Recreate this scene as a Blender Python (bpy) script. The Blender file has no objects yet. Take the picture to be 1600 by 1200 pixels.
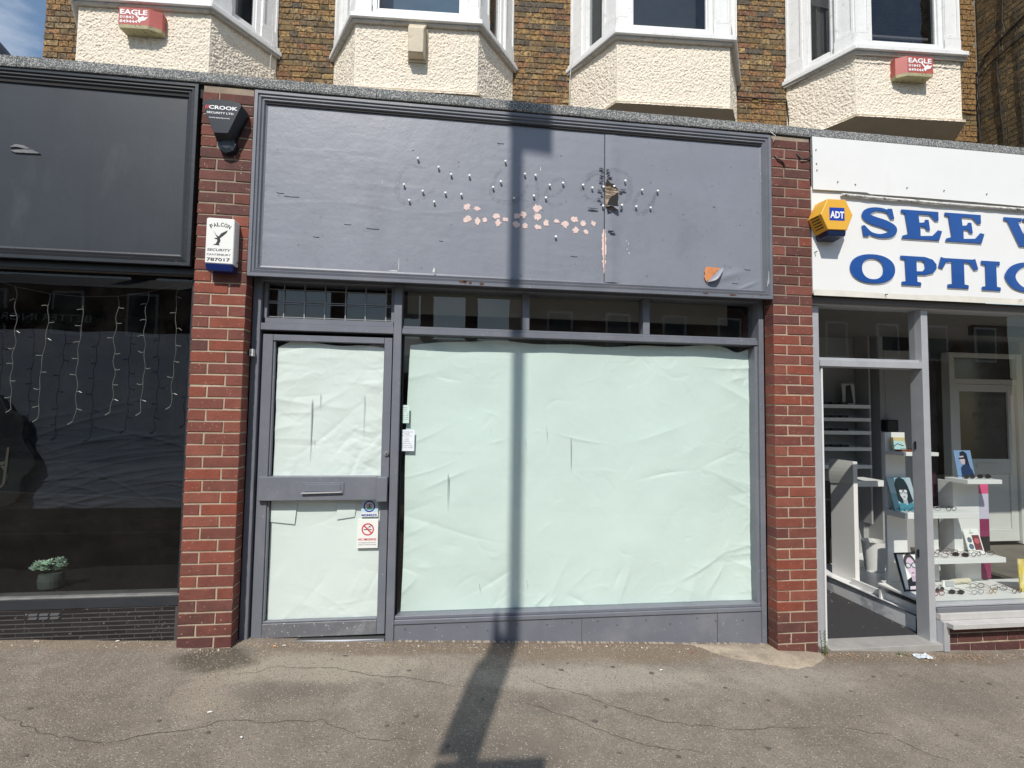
import bpy, math, random
import numpy as np
from mathutils import Vector, Matrix
from mathutils.geometry import tessellate_polygon
R = random.Random(7)
rad = math.radians
SC = bpy.context.scene
COL = SC.collection

# ------------------------------------------------------------------ camera
cam_d = bpy.data.cameras.new('camera')
cam = bpy.data.objects.new('camera', cam_d); COL.objects.link(cam); SC.camera = cam
cam_d.sensor_width = 36; cam_d.lens = 780 / 1600 * 36
cam_d.clip_start = .05; cam_d.clip_end = 3000
yaw, pit, rol = rad(7.0706), rad(3.0323), rad(.83925)
fwd = Vector((math.sin(yaw) * math.cos(pit), math.cos(yaw) * math.cos(pit), math.sin(pit)))
rt = Vector((math.cos(yaw), -math.sin(yaw), 0)); up = rt.cross(fwd)
a_ = rt * math.cos(rol) + up * math.sin(rol); b_ = -rt * math.sin(rol) + up * math.cos(rol)
cam.matrix_world = Matrix(((a_.x, b_.x, -fwd.x, 0), (a_.y, b_.y, -fwd.y, -3.468),
                           (a_.z, b_.z, -fwd.z, 1.5327), (0, 0, 0, 1)))
SC.render.resolution_x = 1024; SC.render.resolution_y = 768

# ------------------------------------------------------------------ sun and sky
SUN_EL = rad(47.5); SUN_AZ = math.atan2(-.294, -.956)
sd = bpy.data.lights.new('sun', 'SUN'); sd.energy = 4.2; sd.angle = rad(.5); sd.color = (1, .95, .875)
sun = bpy.data.objects.new('sun', sd); COL.objects.link(sun)
sv = Vector((math.sin(SUN_AZ) * math.cos(SUN_EL), math.cos(SUN_AZ) * math.cos(SUN_EL), math.sin(SUN_EL)))
sun.rotation_euler = sv.to_track_quat('Z', 'Y').to_euler(); sun.location = (-3, -10, 14)
W = bpy.data.worlds.new('World'); SC.world = W; W.use_nodes = True
nt = W.node_tree; bg = nt.nodes['Background']
sky = nt.nodes.new('ShaderNodeTexSky'); sky.sky_type = 'NISHITA'; sky.sun_disc = False
sky.sun_elevation = SUN_EL; sky.sun_rotation = SUN_AZ; sky.air_density = 1.35; sky.dust_density = .3; sky.ozone_density = 1.8
tc = nt.nodes.new('ShaderNodeTexCoord'); mp = nt.nodes.new('ShaderNodeMapping'); mp.inputs['Scale'].default_value = (1.1, 2.2, 4.2)
nz = nt.nodes.new('ShaderNodeTexNoise'); nz.inputs['Scale'].default_value = 2.1; nz.inputs['Detail'].default_value = 7; nz.inputs['Roughness'].default_value = .55
rp = nt.nodes.new('ShaderNodeValToRGB'); rp.color_ramp.elements[0].position = .50; rp.color_ramp.elements[1].position = .82
mx = nt.nodes.new('ShaderNodeMix'); mx.data_type = 'RGBA'
nt.links.new(tc.outputs['Generated'], mp.inputs[0]); nt.links.new(mp.outputs[0], nz.inputs['Vector'])
nt.links.new(nz.outputs['Fac'], rp.inputs[0]); nt.links.new(rp.outputs[0], mx.inputs['Factor'])
nt.links.new(sky.outputs[0], mx.inputs[6]); mx.inputs[7].default_value = (8.0, 8.3, 8.8, 1)
nt.links.new(mx.outputs[2], bg.inputs[0]); bg.inputs[1].default_value = .115
SC.view_settings.view_transform = 'Standard'; SC.view_settings.look = 'None'
SC.view_settings.exposure = 0.08; SC.view_settings.gamma = 1
SC.cycles.max_bounces = 8; SC.cycles.transparent_max_bounces = 16

# ------------------------------------------------------------------ materials
MATS = {}
def mat(name, col, rough=.6, metal=0, var=.12, vs=3.0, bump=0, bs=60, rnd=0, spec=.5, tint=None, speck=None, streak=0, vstretch=1.0, coord='Object', palette=None, detail=5, stain=None, coat=0, bdist=.004):
    if name in MATS: return MATS[name]
    m = bpy.data.materials.new(name); m.use_nodes = True; MATS[name] = m
    n = m.node_tree; L = n.links; P = n.nodes['Principled BSDF']
    P.inputs['Roughness'].default_value = rough; P.inputs['Metallic'].default_value = metal
    P.inputs['Specular IOR Level'].default_value = spec
    if coat: P.inputs['Coat Weight'].default_value = coat
    t = n.nodes.new('ShaderNodeTexCoord'); oi = n.nodes.new('ShaderNodeObjectInfo')
    off = n.nodes.new('ShaderNodeVectorMath'); off.operation = 'MULTIPLY_ADD'
    off.inputs[1].default_value = (1, 1, 1)
    cmb = n.nodes.new('ShaderNodeCombineXYZ'); mm = n.nodes.new('ShaderNodeMath'); mm.operation = 'MULTIPLY'; mm.inputs[1].default_value = 37.0 if rnd else 0
    L.new(oi.outputs['Random'], mm.inputs[0]); L.new(mm.outputs[0], cmb.inputs[0]); L.new(mm.outputs[0], cmb.inputs[2])
    L.new(t.outputs[coord], off.inputs[0]); L.new(cmb.outputs[0], off.inputs[2])
    V = off.outputs[0]
    def noise(scale, det=5, rg=.6, vec=None, st=None):
        z = n.nodes.new('ShaderNodeTexNoise'); z.inputs['Scale'].default_value = scale
        z.inputs['Detail'].default_value = det; z.inputs['Roughness'].default_value = rg
        src = vec or V
        if st:
            q = n.nodes.new('ShaderNodeMapping'); q.inputs['Scale'].default_value = st; L.new(src, q.inputs[0]); src = q.outputs[0]
        L.new(src, z.inputs['Vector']); return z.outputs['Fac']
    def mixc(fac, A, B, bt='MIX'):
        x = n.nodes.new('ShaderNodeMix'); x.data_type = 'RGBA'; x.blend_type = bt
        if isinstance(fac, float): x.inputs['Factor'].default_value = fac
        else: L.new(fac, x.inputs['Factor'])
        for i, c in ((6, A), (7, B)):
            if isinstance(c, tuple): x.inputs[i].default_value = (*c, 1)
            else: L.new(c, x.inputs[i])
        return x.outputs[2]
    def ramp(src, p0, p1, c0=(0, 0, 0), c1=(1, 1, 1)):
        r = n.nodes.new('ShaderNodeValToRGB'); e = r.color_ramp.elements
        e[0].position = p0; e[1].position = p1; e[0].color = (*c0, 1); e[1].color = (*c1, 1); L.new(src, r.inputs[0]); return r.outputs[0]
    if palette:
        r = n.nodes.new('ShaderNodeValToRGB'); r.color_ramp.interpolation = 'CONSTANT'
        while len(r.color_ramp.elements) < len(palette): r.color_ramp.elements.new(1)
        for i, c in enumerate(palette):
            r.color_ramp.elements[i].position = i / len(palette); r.color_ramp.elements[i].color = (*c, 1)
        L.new(oi.outputs['Random'], r.inputs[0]); c = r.outputs[0]
    else: c = tuple(col)
    nf = noise(vs, detail, st=(1, 1, vstretch) if vstretch != 1 else None)
    c = mixc(nf, mixc(1.0, c, (1 - var * 1.6,) * 3, 'MULTIPLY'), mixc(1.0, c, (1 + var * 1.6,) * 3, 'MULTIPLY'))
    if rnd and not palette:
        k = ramp(oi.outputs['Random'], 0, 1, (1 - rnd,) * 3, (1 + rnd,) * 3); c = mixc(1.0, c, k, 'MULTIPLY')
    if tint: c = mixc(ramp(noise(tint[1], 6), tint[2], tint[3]), c, tuple(tint[0]))
    if streak: c = mixc(ramp(noise(9, 5, st=(1, 1, .12)), .55, .8), c, mixc(1.0, c, (1 - streak,) * 3, 'MULTIPLY'))
    if stain: c = mixc(ramp(noise(stain[1], 8, .7, st=stain[4] if len(stain) > 4 else None), stain[2], stain[3]), c, tuple(stain[0]))
    if speck:
        vo = n.nodes.new('ShaderNodeTexVoronoi'); vo.inputs['Scale'].default_value = speck[1]; L.new(V, vo.inputs['Vector'])
        sep = n.nodes.new('ShaderNodeSeparateColor'); L.new(vo.outputs['Color'], sep.inputs[0])
        c = mixc(ramp(sep.outputs[0], speck[2], min(1, speck[2] + .08)), c, tuple(speck[0]))
    if isinstance(c, tuple): P.inputs['Base Color'].default_value = (*c, 1)
    else: L.new(c, P.inputs['Base Color'])
    if bump:
        b = n.nodes.new('ShaderNodeBump'); b.inputs['Strength'].default_value = bump; b.inputs['Distance'].default_value = bdist
        L.new(noise(bs, 8, .65), b.inputs['Height']); L.new(b.outputs[0], P.inputs['Normal'])
    m['nodes_V'] = 0
    return m

def glass(name, tint=(.93, .97, .95), refl=1.0, dirt=.0, rough=0.0):
    if name in MATS: return MATS[name]
    m = bpy.data.materials.new(name); m.use_nodes = True; MATS[name] = m
    n = m.node_tree; L = n.links; n.nodes.clear()
    out = n.nodes.new('ShaderNodeOutputMaterial'); tr = n.nodes.new('ShaderNodeBsdfTransparent'); tr.inputs[0].default_value = (*tint, 1)
    gl = n.nodes.new('ShaderNodeBsdfGlossy'); gl.inputs['Roughness'].default_value = rough; gl.inputs[0].default_value = (1, 1, 1, 1)
    lw = n.nodes.new('ShaderNodeLayerWeight'); lw.inputs[0].default_value = .5
    pw = n.nodes.new('ShaderNodeMath'); pw.operation = 'POWER'; pw.inputs[1].default_value = 4.0
    ma = n.nodes.new('ShaderNodeMath'); ma.operation = 'MULTIPLY_ADD'; ma.inputs[1].default_value = .9; ma.inputs[2].default_value = .075 * refl
    L.new(lw.outputs['Facing'], pw.inputs[0]); L.new(pw.outputs[0], ma.inputs[0])
    mxs = n.nodes.new('ShaderNodeMixShader'); L.new(ma.outputs[0], mxs.inputs[0]); L.new(tr.outputs[0], mxs.inputs[1]); L.new(gl.outputs[0], mxs.inputs[2])
    tcn = n.nodes.new('ShaderNodeTexCoord'); nn = n.nodes.new('ShaderNodeTexNoise'); nn.inputs['Scale'].default_value = 1.6; nn.inputs['Detail'].default_value = 2
    bb = n.nodes.new('ShaderNodeBump'); bb.inputs['Strength'].default_value = .010; bb.inputs['Distance'].default_value = .05
    L.new(tcn.outputs['Object'], nn.inputs[0]); L.new(nn.outputs[0], bb.inputs['Height']); L.new(bb.outputs[0], gl.inputs['Normal'])
    fin = mxs.outputs[0]
    if dirt:
        df = n.nodes.new('ShaderNodeBsdfDiffuse'); df.inputs[0].default_value = (.55, .53, .5, 1)
        n2 = n.nodes.new('ShaderNodeTexNoise'); n2.inputs['Scale'].default_value = 3.5; n2.inputs['Detail'].default_value = 9; n2.inputs['Roughness'].default_value = .75
        rr = n.nodes.new('ShaderNodeValToRGB'); rr.color_ramp.elements[0].position = .42; rr.color_ramp.elements[1].position = .9
        rr.color_ramp.elements[1].color = (dirt, dirt, dirt, 1)
        L.new(tcn.outputs['Object'], n2.inputs[0]); L.new(n2.outputs[0], rr.inputs[0])
        m2 = n.nodes.new('ShaderNodeMixShader'); L.new(rr.outputs[0], m2.inputs[0]); L.new(fin, m2.inputs[1]); L.new(df.outputs[0], m2.inputs[2]); fin = m2.outputs[0]
    L.new(fin, out.inputs[0]); return m

G_PAINT = mat('grey_paint', (.158, .168, .195), .42, var=.10, vs=5, bump=.35, bs=35, speck=((.38, .38, .40), 170, .997), streak=.10, stain=((.215, .22, .24), 2.2, .52, .75), bdist=.002)
G_PANEL = mat('grey_panel_paint', (.222, .236, .275), .42, var=.08, vs=2.2, bump=.5, bs=14, speck=((.15, .155, .17), 70, .994), streak=.06, stain=((.182, .195, .228), 2.6, .55, .74, (1, 1, .5)), bdist=.005)
G_KICK = mat('grey_kick_paint', (.14, .142, .155), .45, var=.16, vs=9, bump=.5, bs=40, speck=((.55, .55, .55), 150, .975), stain=((.26, .26, .27), 6, .5, .8))
BLACK_P = mat('black_paint', (.028, .032, .038), .38, var=.2, vs=4, bump=.4, bs=30, streak=.2, speck=((.12, .12, .12), 200, .995), bdist=.002)
BLACK_PANEL = mat('black_panel_paint', (.026, .031, .038), .45, var=.18, vs=2.5, bump=.3, bs=20, streak=.25, stain=((.06, .066, .072), 3, .58, .85, (1, 1, .3)), bdist=.002)
VOID = mat('dark_recess', (.012, .012, .013), .8, var=.1)
MORTAR = mat('pale_mortar', (.44, .36, .265), .9, var=.25, vs=9, bump=.9, bs=120, stain=((.27, .21, .15), 5, .50, .75))
MORTAR_DK = mat('weathered_mortar', (.30, .24, .18), .95, var=.3, vs=12, bump=.9, bs=120)
MORTAR_Y = mat('dirty_mortar', (.20, .165, .12), .95, var=.3, vs=9, bump=.9, bs=100)
BRICK_R = mat('red_brick', None, .8, var=.26, vs=14, bump=.9, bs=70, rnd=1, speck=((.36, .20, .15), 150, .985), stain=((.07, .03, .026), 7, .60, .85),
              palette=[(.19, .054, .035), (.215, .060, .037), (.17, .049, .035), (.17, .052, .036), (.215, .056, .032), (.16, .052, .036), (.19, .06, .042), (.225, .07, .045), (.165, .052, .036), (.22, .054, .030)])
BRICK_M = mat('weathered_red_brick', None, .85, var=.3, vs=14, bump=.9, bs=70, rnd=1, speck=((.36, .24, .18), 130, .985), stain=((.05, .026, .022), 6, .5, .8),
              palette=[(.13, .046, .034), (.15, .048, .034), (.11, .042, .034), (.14, .052, .040), (.12, .040, .030)])
BRICK_D = mat('dark_red_brick', None, .8, var=.26, vs=14, bump=.9, bs=70, rnd=1, speck=((.3, .2, .15), 150, .985),
              palette=[(.10, .036, .030), (.12, .038, .032), (.085, .032, .030), (.13, .042, .034)])
BRICK_Y = mat('yellow_stock_brick', None, .9, var=.6, vs=26, bump=1.0, bs=50, rnd=1, stain=((.05, .038, .026), 34, .47, .60), speck=((.03, .026, .02), 100, .90),
              palette=[(.28, .17, .07), (.30, .17, .06), (.22, .14, .065), (.34, .21, .08), (.28, .14, .06), (.17, .12, .07), (.31, .17, .07), (.27, .19, .10), (.13, .105, .075), (.37, .25, .11), (.23, .11, .055)], bdist=.008)
BRICK_Y2 = mat('grimy_stock_brick', None, .95, var=.5, vs=17, bump=1.0, bs=50, rnd=1, stain=((.04, .035, .026), 14, .48, .66),
               palette=[(.18, .125, .055), (.14, .10, .05), (.22, .15, .07), (.11, .085, .05), (.17, .11, .05)], bdist=.008)
WHITE_W = mat('old_white_paint', (.77, .77, .76), .5, var=.06, vs=7, bump=.9, bs=40, stain=((.44, .43, .40), 11, .58, .78), streak=.10)
WHITE_B = mat('white_board', (.80, .80, .78), .35, var=.03, vs=3, stain=((.64, .60, .51), 2.6, .60, .95, (1, 1, .25)))
FELT = mat('mineral_felt', (.135, .145, .15), .95, var=.22, vs=6, bump=1, bs=160, speck=((.50, .49, .46), 210, .68), bdist=.006)
ALU = mat('worn_aluminium', (.50, .51, .53), .42, metal=.35, var=.10, vs=8, bump=.2, bs=60, streak=.10)
PEBBLE = mat('roughcast_cream', (.83, .745, .62), .92, var=.10, vs=28, bump=.7, bs=120, stain=((.36, .29, .22), 85, .56, .66), bdist=.007)  # stain paints the shaded dark of the roughcast pits into the colour
PAPER_G = mat('pale_green_paper', (.685, .765, .725), .75, var=.05, vs=1.3, bump=.35, bs=18)
PAPER_W = mat('off_white_paper', (.76, .79, .765), .75, var=.035, vs=2.0, bump=.15, bs=25)
PLASTIC_W = mat('white_plastic', (.82, .82, .78), .35, var=.04)
PLASTIC_G = mat('grey_plastic', (.45, .46, .46), .4, var=.05)
INK = mat('black_ink', (.02, .02, .022), .5, var=.02)
WHITE_INK = mat('white_ink', (.85, .85, .85), .5, var=.02)
RED_INK = mat('red_ink', (.62, .03, .05), .5, var=.02)
BLUE_INK = mat('blue_ink', (.02, .07, .36), .5, var=.02)
NAVY = mat('navy_plastic', (.008, .02, .11), .25, var=.05)
STEEL = mat('worn_steel', (.62, .62, .62), .3, metal=.9, var=.1)
PINK = mat('bare_pink_primer', (.76, .58, .53), .85, var=.18, vs=30, bump=.5, bs=60, stain=((.30, .27, .28), 55, .60, .68))
GHOST = mat('letter_ghost_grime', (.21, .22, .262), .5, var=.06, vs=6)
CRACKM = mat('crack_dark', (.085, .07, .057), .95, var=.2)
GUM = mat('old_gum', (.10, .088, .075), .8, var=.3, vs=30)
NAVYCLOTH = mat('navy_cloth', (.030, .038, .056), .9, var=.10, vs=3, bump=.4, bs=120)
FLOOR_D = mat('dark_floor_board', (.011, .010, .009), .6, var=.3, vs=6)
MARBLE = mat('marble_laminate', (.76, .77, .78), .3, var=.08, vs=2.5, stain=((.46, .48, .51), 3.2, .53, .60, (1, 1, 1)))
GREYBROWN = mat('grey_brown_board', (.23, .215, .18), .7, var=.08)
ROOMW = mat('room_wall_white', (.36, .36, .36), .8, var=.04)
DISPW = mat('display_white_laminate', (.78, .78, .76), .4, var=.04)
GL_CLEAR = glass('clear_glass', (.90, .93, .92), .8, .02)
GL_PAPER = glass('greenish_glass', (.93, .97, .955), .8, .02)
GL_DARK = glass('dark_glass', (.60, .62, .61), .5, .02)
GL_UP = glass('old_sash_glass', (.7, .75, .78), .9, .03)

# ------------------------------------------------------------------ object helpers
FR = {}
ID = Matrix.Identity(4)
UPM = Matrix.Translation((0, 2.52, 0)) @ Matrix.Rotation(math.atan(-.059), 4, 'Z')
def thing(name, label, cat, loc=(0, 0, 0), group=None, frame=ID, kind=None):
    o = bpy.data.objects.new(name, None); COL.objects.link(o); o.empty_display_size = .1
    M = frame @ Matrix.Translation(loc); o.matrix_world = M; FR[o.name] = M
    if label: o['label'] = label
    if cat: o['category'] = cat
    if group: o['group'] = group
    if kind: o['kind'] = kind
    return o
class MB:
    def __init__(s, frame=ID): s.v = []; s.f = []; s.F = frame
    def add(s, vs, fs):
        n = len(s.v); s.v += [tuple(x) for x in vs]; s.f += [tuple(i + n for i in f) for f in fs]; return s
    def box(s, x0, x1, y0, y1, z0, z1):
        return s.add([(x0, y0, z0), (x1, y0, z0), (x1, y1, z0), (x0, y1, z0), (x0, y0, z1), (x1, y0, z1), (x1, y1, z1), (x0, y1, z1)],
                     [(0, 3, 2, 1), (4, 5, 6, 7), (0, 1, 5, 4), (1, 2, 6, 5), (2, 3, 7, 6), (3, 0, 4, 7)])
    def hexa(s, p):  # 8 points, bottom ring then top ring
        return s.add(p, [(0, 3, 2, 1), (4, 5, 6, 7), (0, 1, 5, 4), (1, 2, 6, 5), (2, 3, 7, 6), (3, 0, 4, 7)])
    def prism(s, outer, y0, y1, holes=()):  # XZ outline extruded y0 (front) to y1
        loops = [outer] + list(holes); allp = [p for l in loops for p in l]
        tris = tessellate_polygon([[Vector((p[0], p[1], 0)) for p in l] for l in loops])
        n = len(allp); vs = [(p[0], y0, p[1]) for p in allp] + [(p[0], y1, p[1]) for p in allp]
        fs = []
        for t in tris:
            A, B, C = (allp[i] for i in t)
            cr = (B[0] - A[0]) * (C[1] - A[1]) - (B[1] - A[1]) * (C[0] - A[0])
            t = t if cr > 0 else t[::-1]
            fs.append(tuple(t)); fs.append(tuple(i + n for i in t[::-1]))
        k = 0
        for l in loops:
            for i in range(len(l)):
                j = (i + 1) % len(l); fs.append((k + i, k + i + n, k + j + n, k + j))
            k += len(l)
        return s.add(vs, fs)
    def sheet(s, outer, y, holes=()): 
        loops = [outer] + list(holes); allp = [p for l in loops for p in l]
        tris = tessellate_polygon([[Vector((p[0], p[1], 0)) for p in l] for l in loops]); fs = []
        for t in tris:
            A, B, C = (allp[i] for i in t); cr = (B[0] - A[0]) * (C[1] - A[1]) - (B[1] - A[1]) * (C[0] - A[0])
            fs.append(tuple(t) if cr > 0 else tuple(t[::-1]))
        return s.add([(p[0], y, p[1]) for p in allp], fs)
    def tube(s, pts, r, n=6, cap=True):
        pts = [Vector(p) for p in pts]; rs = r if isinstance(r, (list, tuple)) else [r] * len(pts)
        base = len(s.v); u = None
        for i, p in enumerate(pts):
            d = (pts[min(i + 1, len(pts) - 1)] - pts[max(i - 1, 0)]).normalized()
            if u is None: u = d.orthogonal().normalized()
            else: u = (u - d * u.dot(d)).normalized()
            w = d.cross(u)
            for k in range(n):
                t = 2 * math.pi * k / n; s.v.append(tuple(p + (u * math.cos(t) + w * math.sin(t)) * rs[i]))
        for i in range(len(pts) - 1):
            for k in range(n):
                a = base + i * n + k; b = base + i * n + (k + 1) % n; s.f.append((a, b, b + n, a + n))
        if cap:
            s.f.append(tuple(base + k for k in range(n))[::-1]); s.f.append(tuple(base + (len(pts) - 1) * n + k for k in range(n)))
        return s
    def grid(s, fn, nu, nv):
        n = len(s.v)
        for j in range(nv + 1):
            for i in range(nu + 1): s.v.append(tuple(fn(i / nu, j / nv)))
        for j in range(nv):
            for i in range(nu):
                a = n + j * (nu + 1) + i; s.f.append((a, a + 1, a + nu + 2, a + nu + 1))
        return s
    def build(s, name, m, parent=None, bevel=0, smooth=False, kind=None, label=None, cat=None, group=None):
        me = bpy.data.meshes.new(name)
        if parent is not None: T = FR[parent.name].inverted() @ s.F; vs = [T @ Vector(v) for v in s.v]
        else:
            ws = np.array([(s.F @ Vector(v))[:] for v in s.v]); c = (ws.min(0) + ws.max(0)) / 2; c[2] = ws[:, 2].min()
            if kind == 'structure': c = np.zeros(3)
            vs = ws - c
        me.from_pydata([tuple(v) for v in vs], [], s.f); me.materials.append(m); me.validate()
        if smooth: me.polygons.foreach_set('use_smooth', [True] * len(me.polygons))
        o = bpy.data.objects.new(name, me); COL.objects.link(o)
        if parent is not None: o.parent = parent; FR[o.name] = FR[parent.name].copy()
        else: o.location = c; FR[o.name] = Matrix.Translation(c)
        if bevel:
            b = o.modifiers.new('bevel', 'BEVEL'); b.width = bevel; b.segments = 1; b.limit_method = 'ANGLE'
        if kind: o['kind'] = kind
        if label: o['label'] = label
        if cat: o['category'] = cat
        if group: o['group'] = group
        return o
def B(*a, frame=ID): return MB(frame).box(*a)

def text_verts(string, x0, x1, z0, z1, y, thick=.0008, shear=0, keep=False, res=3, bold=.0):
    cu = bpy.data.curves.new('t', 'FONT'); cu.body = string; cu.resolution_u = res; cu.shear = shear; cu.offset = bold
    o = bpy.data.objects.new('t', cu); COL.objects.link(o)
    me = bpy.data.meshes.new_from_object(o.evaluated_get(bpy.context.evaluated_depsgraph_get()))
    vs = np.array([v.co[:] for v in me.vertices]); fs = [tuple(p.vertices) for p in me.polygons]
    bpy.data.objects.remove(o); bpy.data.curves.remove(cu); bpy.data.meshes.remove(me)
    mn, mx_ = vs.min(0), vs.max(0); vs = (vs - mn) / np.maximum(mx_ - mn, 1e-6)
    return [(x0 + v[0] * (x1 - x0), y - thick, z0 + v[1] * (z1 - z0)) for v in vs], fs
def text(mb, *a, **k):
    v, f = text_verts(*a, **k); mb.add(v, f); return mb

# value noise for relief
_g = np.random.RandomState(3).rand(256, 256)
def vn(x, y):
    x = np.asarray(x, float); y = np.asarray(y, float)
    xi = np.floor(x).astype(int); yi = np.floor(y).astype(int); fx = x - xi; fy = y - yi
    fx = fx * fx * (3 - 2 * fx); fy = fy * fy * (3 - 2 * fy)
    g = lambda i, j: _g[i % 256, j % 256]
    return (g(xi, yi) * (1 - fx) + g(xi + 1, yi) * fx) * (1 - fy) + (g(xi, yi + 1) * (1 - fx) + g(xi + 1, yi + 1) * fx) * fy
def fbm(x, y, o=4):
    s = 0; a = .5
    for k in range(o): s = s + a * (vn(x * 2 ** k + 17 * k, y * 2 ** k + 31 * k) - .5); a *= .5
    return s
def np_sheet(name, X, Y, Z, m, parent=None, frame=ID, smooth=True, **k):
    """X,Y,Z are (rows, cols) arrays"""
    r, c = X.shape; mb = MB(frame); mb.v = list(map(tuple, np.stack([X, Y, Z], -1).reshape(-1, 3)))
    idx = np.arange(r * c).reshape(r, c)
    q = np.stack([idx[:-1, :-1], idx[:-1, 1:], idx[1:, 1:], idx[1:, :-1]], -1).reshape(-1, 4); mb.f = [tuple(t) for t in q.tolist()]
    return mb.build(name, m, parent, smooth=smooth, **k)

# ------------------------------------------------------------------ ground
def gz(x, y):
    base = -.08 - .05 * x + .02 * y
    return base
def ground_relief(x, y):
    w = np.exp(-((y - .06) / .14) ** 2)
    return .018 * fbm(x * 1.3 + 5, y * 1.3 + 9, 3) + .006 * fbm(x * 7, y * 7, 3) + .008 * w * fbm(x * 9, y * 9, 3)
xs = np.unique(np.concatenate([np.linspace(-30, -4.2, 18), np.linspace(-4.2, 5.4, 330), np.linspace(5.4, 30, 18)]))
ys = np.unique(np.concatenate([np.linspace(-4.9, -1.7, 12), np.linspace(-1.7, .3, 90), np.linspace(.3, 3.5, 6)]))
GX, GY = np.meshgrid(xs, ys)
def gzr(x, y): return gz(x, y) + ground_relief(np.array(x, float), np.array(y, float))
PAVE = bpy.data.materials.new('asphalt_pavement'); PAVE.use_nodes = True
def pave_mat(m):
    n = m.node_tree; L = n.links; P = n.nodes['Principled BSDF']; P.inputs['Roughness'].default_value = .93; P.inputs['Specular IOR Level'].default_value = .25
    tcn = n.nodes.new('ShaderNodeTexCoord'); V = tcn.outputs['Object']
    def N(kind, **kw):
        z = n.nodes.new(kind)
        for a, b in kw.items(): z.inputs[a].default_value = b
        L.new(V, z.inputs['Vector']); return z
    def ramp(src, p0, p1, c0=(0, 0, 0, 1), c1=(1, 1, 1, 1)):
        r = n.nodes.new('ShaderNodeValToRGB'); e = r.color_ramp.elements; e[0].position = p0; e[1].position = p1; e[0].color = c0; e[1].color = c1
        L.new(src, r.inputs[0]); return r.outputs[0]
    def mixc(f, A, Bc, bt='MIX'):
        x = n.nodes.new('ShaderNodeMix'); x.data_type = 'RGBA'; x.blend_type = bt
        if isinstance(f, float): x.inputs['Factor'].default_value = f
        else: L.new(f, x.inputs['Factor'])
        for i, c in ((6, A), (7, Bc)):
            if isinstance(c, tuple): x.inputs[i].default_value = (*c, 1)
            else: L.new(c, x.inputs[i])
        return x.outputs[2]
    def blob(cx, cy, rx, ry):
        q = n.nodes.new('ShaderNodeVectorMath'); q.operation = 'SUBTRACT'; L.new(V, q.inputs[0]); q.inputs[1].default_value = (cx, cy, 0)
        w = n.nodes.new('ShaderNodeVectorMath'); w.operation = 'MULTIPLY'; L.new(q.outputs[0], w.inputs[0]); w.inputs[1].default_value = (1 / rx, 1 / ry, 0)
        l = n.nodes.new('ShaderNodeVectorMath'); l.operation = 'LENGTH'; L.new(w.outputs[0], l.inputs[0])
        a0 = n.nodes.new('ShaderNodeMath'); a0.operation = 'MULTIPLY_ADD'; L.new(med.outputs['Fac'], a0.inputs[0]); a0.inputs[1].default_value = .9; L.new(l.outputs['Value'], a0.inputs[2])
        a = n.nodes.new('ShaderNodeMath'); a.operation = 'MULTIPLY_ADD'; L.new(big.outputs['Fac'], a.inputs[0]); a.inputs[1].default_value = 1.5; L.new(a0.outputs[0], a.inputs[2])
        return ramp(a.outputs[0], 1.25, 1.95, (1, 1, 1, 1), (0, 0, 0, 1)) if False else ramp2(a.outputs[0])
    def ramp2(src):
        mr = n.nodes.new('ShaderNodeMapRange'); mr.inputs['From Min'].default_value = 1.85; mr.inputs['From Max'].default_value = 2.3
        mr.inputs['To Min'].default_value = 1; mr.inputs['To Max'].default_value = 0; L.new(src, mr.inputs[0]); return mr.outputs[0]
    big = N('ShaderNodeTexNoise', Scale=1.5, Detail=7.0, Roughness=.62)
    med = N('ShaderNodeTexNoise', Scale=9.0, Detail=6.0, Roughness=.65)
    fine = N('ShaderNodeTexNoise', Scale=120.0, Detail=4.0, Roughness=.7)
    c = mixc(ramp(big.outputs['Fac'], .36, .66), (.205, .170, .136), (.290, .246, .200))
    c = mixc(ramp(med.outputs['Fac'], .40, .70), c, mixc(1.0, c, (.80, .80, .80), 'MULTIPLY'))
    c = mixc(ramp(fine.outputs['Fac'], .3, .7), mixc(1.0, c, (.78, .78, .78), 'MULTIPLY'), mixc(1.0, c, (1.2, 1.2, 1.2), 'MULTIPLY'))
    def fade(fac, k):
        a = n.nodes.new('ShaderNodeMath'); a.operation = 'MULTIPLY'; L.new(fac, a.inputs[0]); a.inputs[1].default_value = k; return a.outputs[0]
    for (cx, cy, rx, ry, col_, k) in ((-.75, -.2, .75, .22, (.38, .335, .265), .6), (-1.25, -.35, .22, .45, (.38, .325, .245), .4), (.9, -.33, 1.0, .16, (.36, .32, .265), .6), (2.3, -.36, .6, .2, (.34, .305, .26), .5),
                                      (-1.4, -.12, .26, .18, (.085, .07, .052), .85), (1.2, .02, 1.1, .2, (.20, .15, .105), .8), (-.3, .03, 1.0, .12, (.18, .138, .10), .8), (-2.2, .09, .9, .14, (.24, .185, .13), .6), (3.6, -.08, 1.0, .14, (.18, .14, .10), .7),
                                      (-.9, -.47, .35, .10, (.16, .138, .115), .55), (.3, -1.0, .25, .2, (.15, .13, .11), .5), (3.0, -.6, .7, .2, (.18, .155, .13), .5), (.55, -.62, .2, .09, (.15, .135, .115), .45)):
        c = mixc(fade(blob(cx, cy, rx, ry), k), c, col_)
    vo = N('ShaderNodeTexVoronoi', Scale=190.0); sp = n.nodes.new('ShaderNodeSeparateColor'); L.new(vo.outputs['Color'], sp.inputs[0])
    c = mixc(ramp(sp.outputs[0], .93, .97), c, (.40, .355, .30)); c = mixc(ramp(sp.outputs[1], .90, .94), c, (.135, .118, .10))
    L.new(c, P.inputs['Base Color'])
    b = n.nodes.new('ShaderNodeBump'); b.inputs['Strength'].default_value = .8; b.inputs['Distance'].default_value = .005
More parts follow.
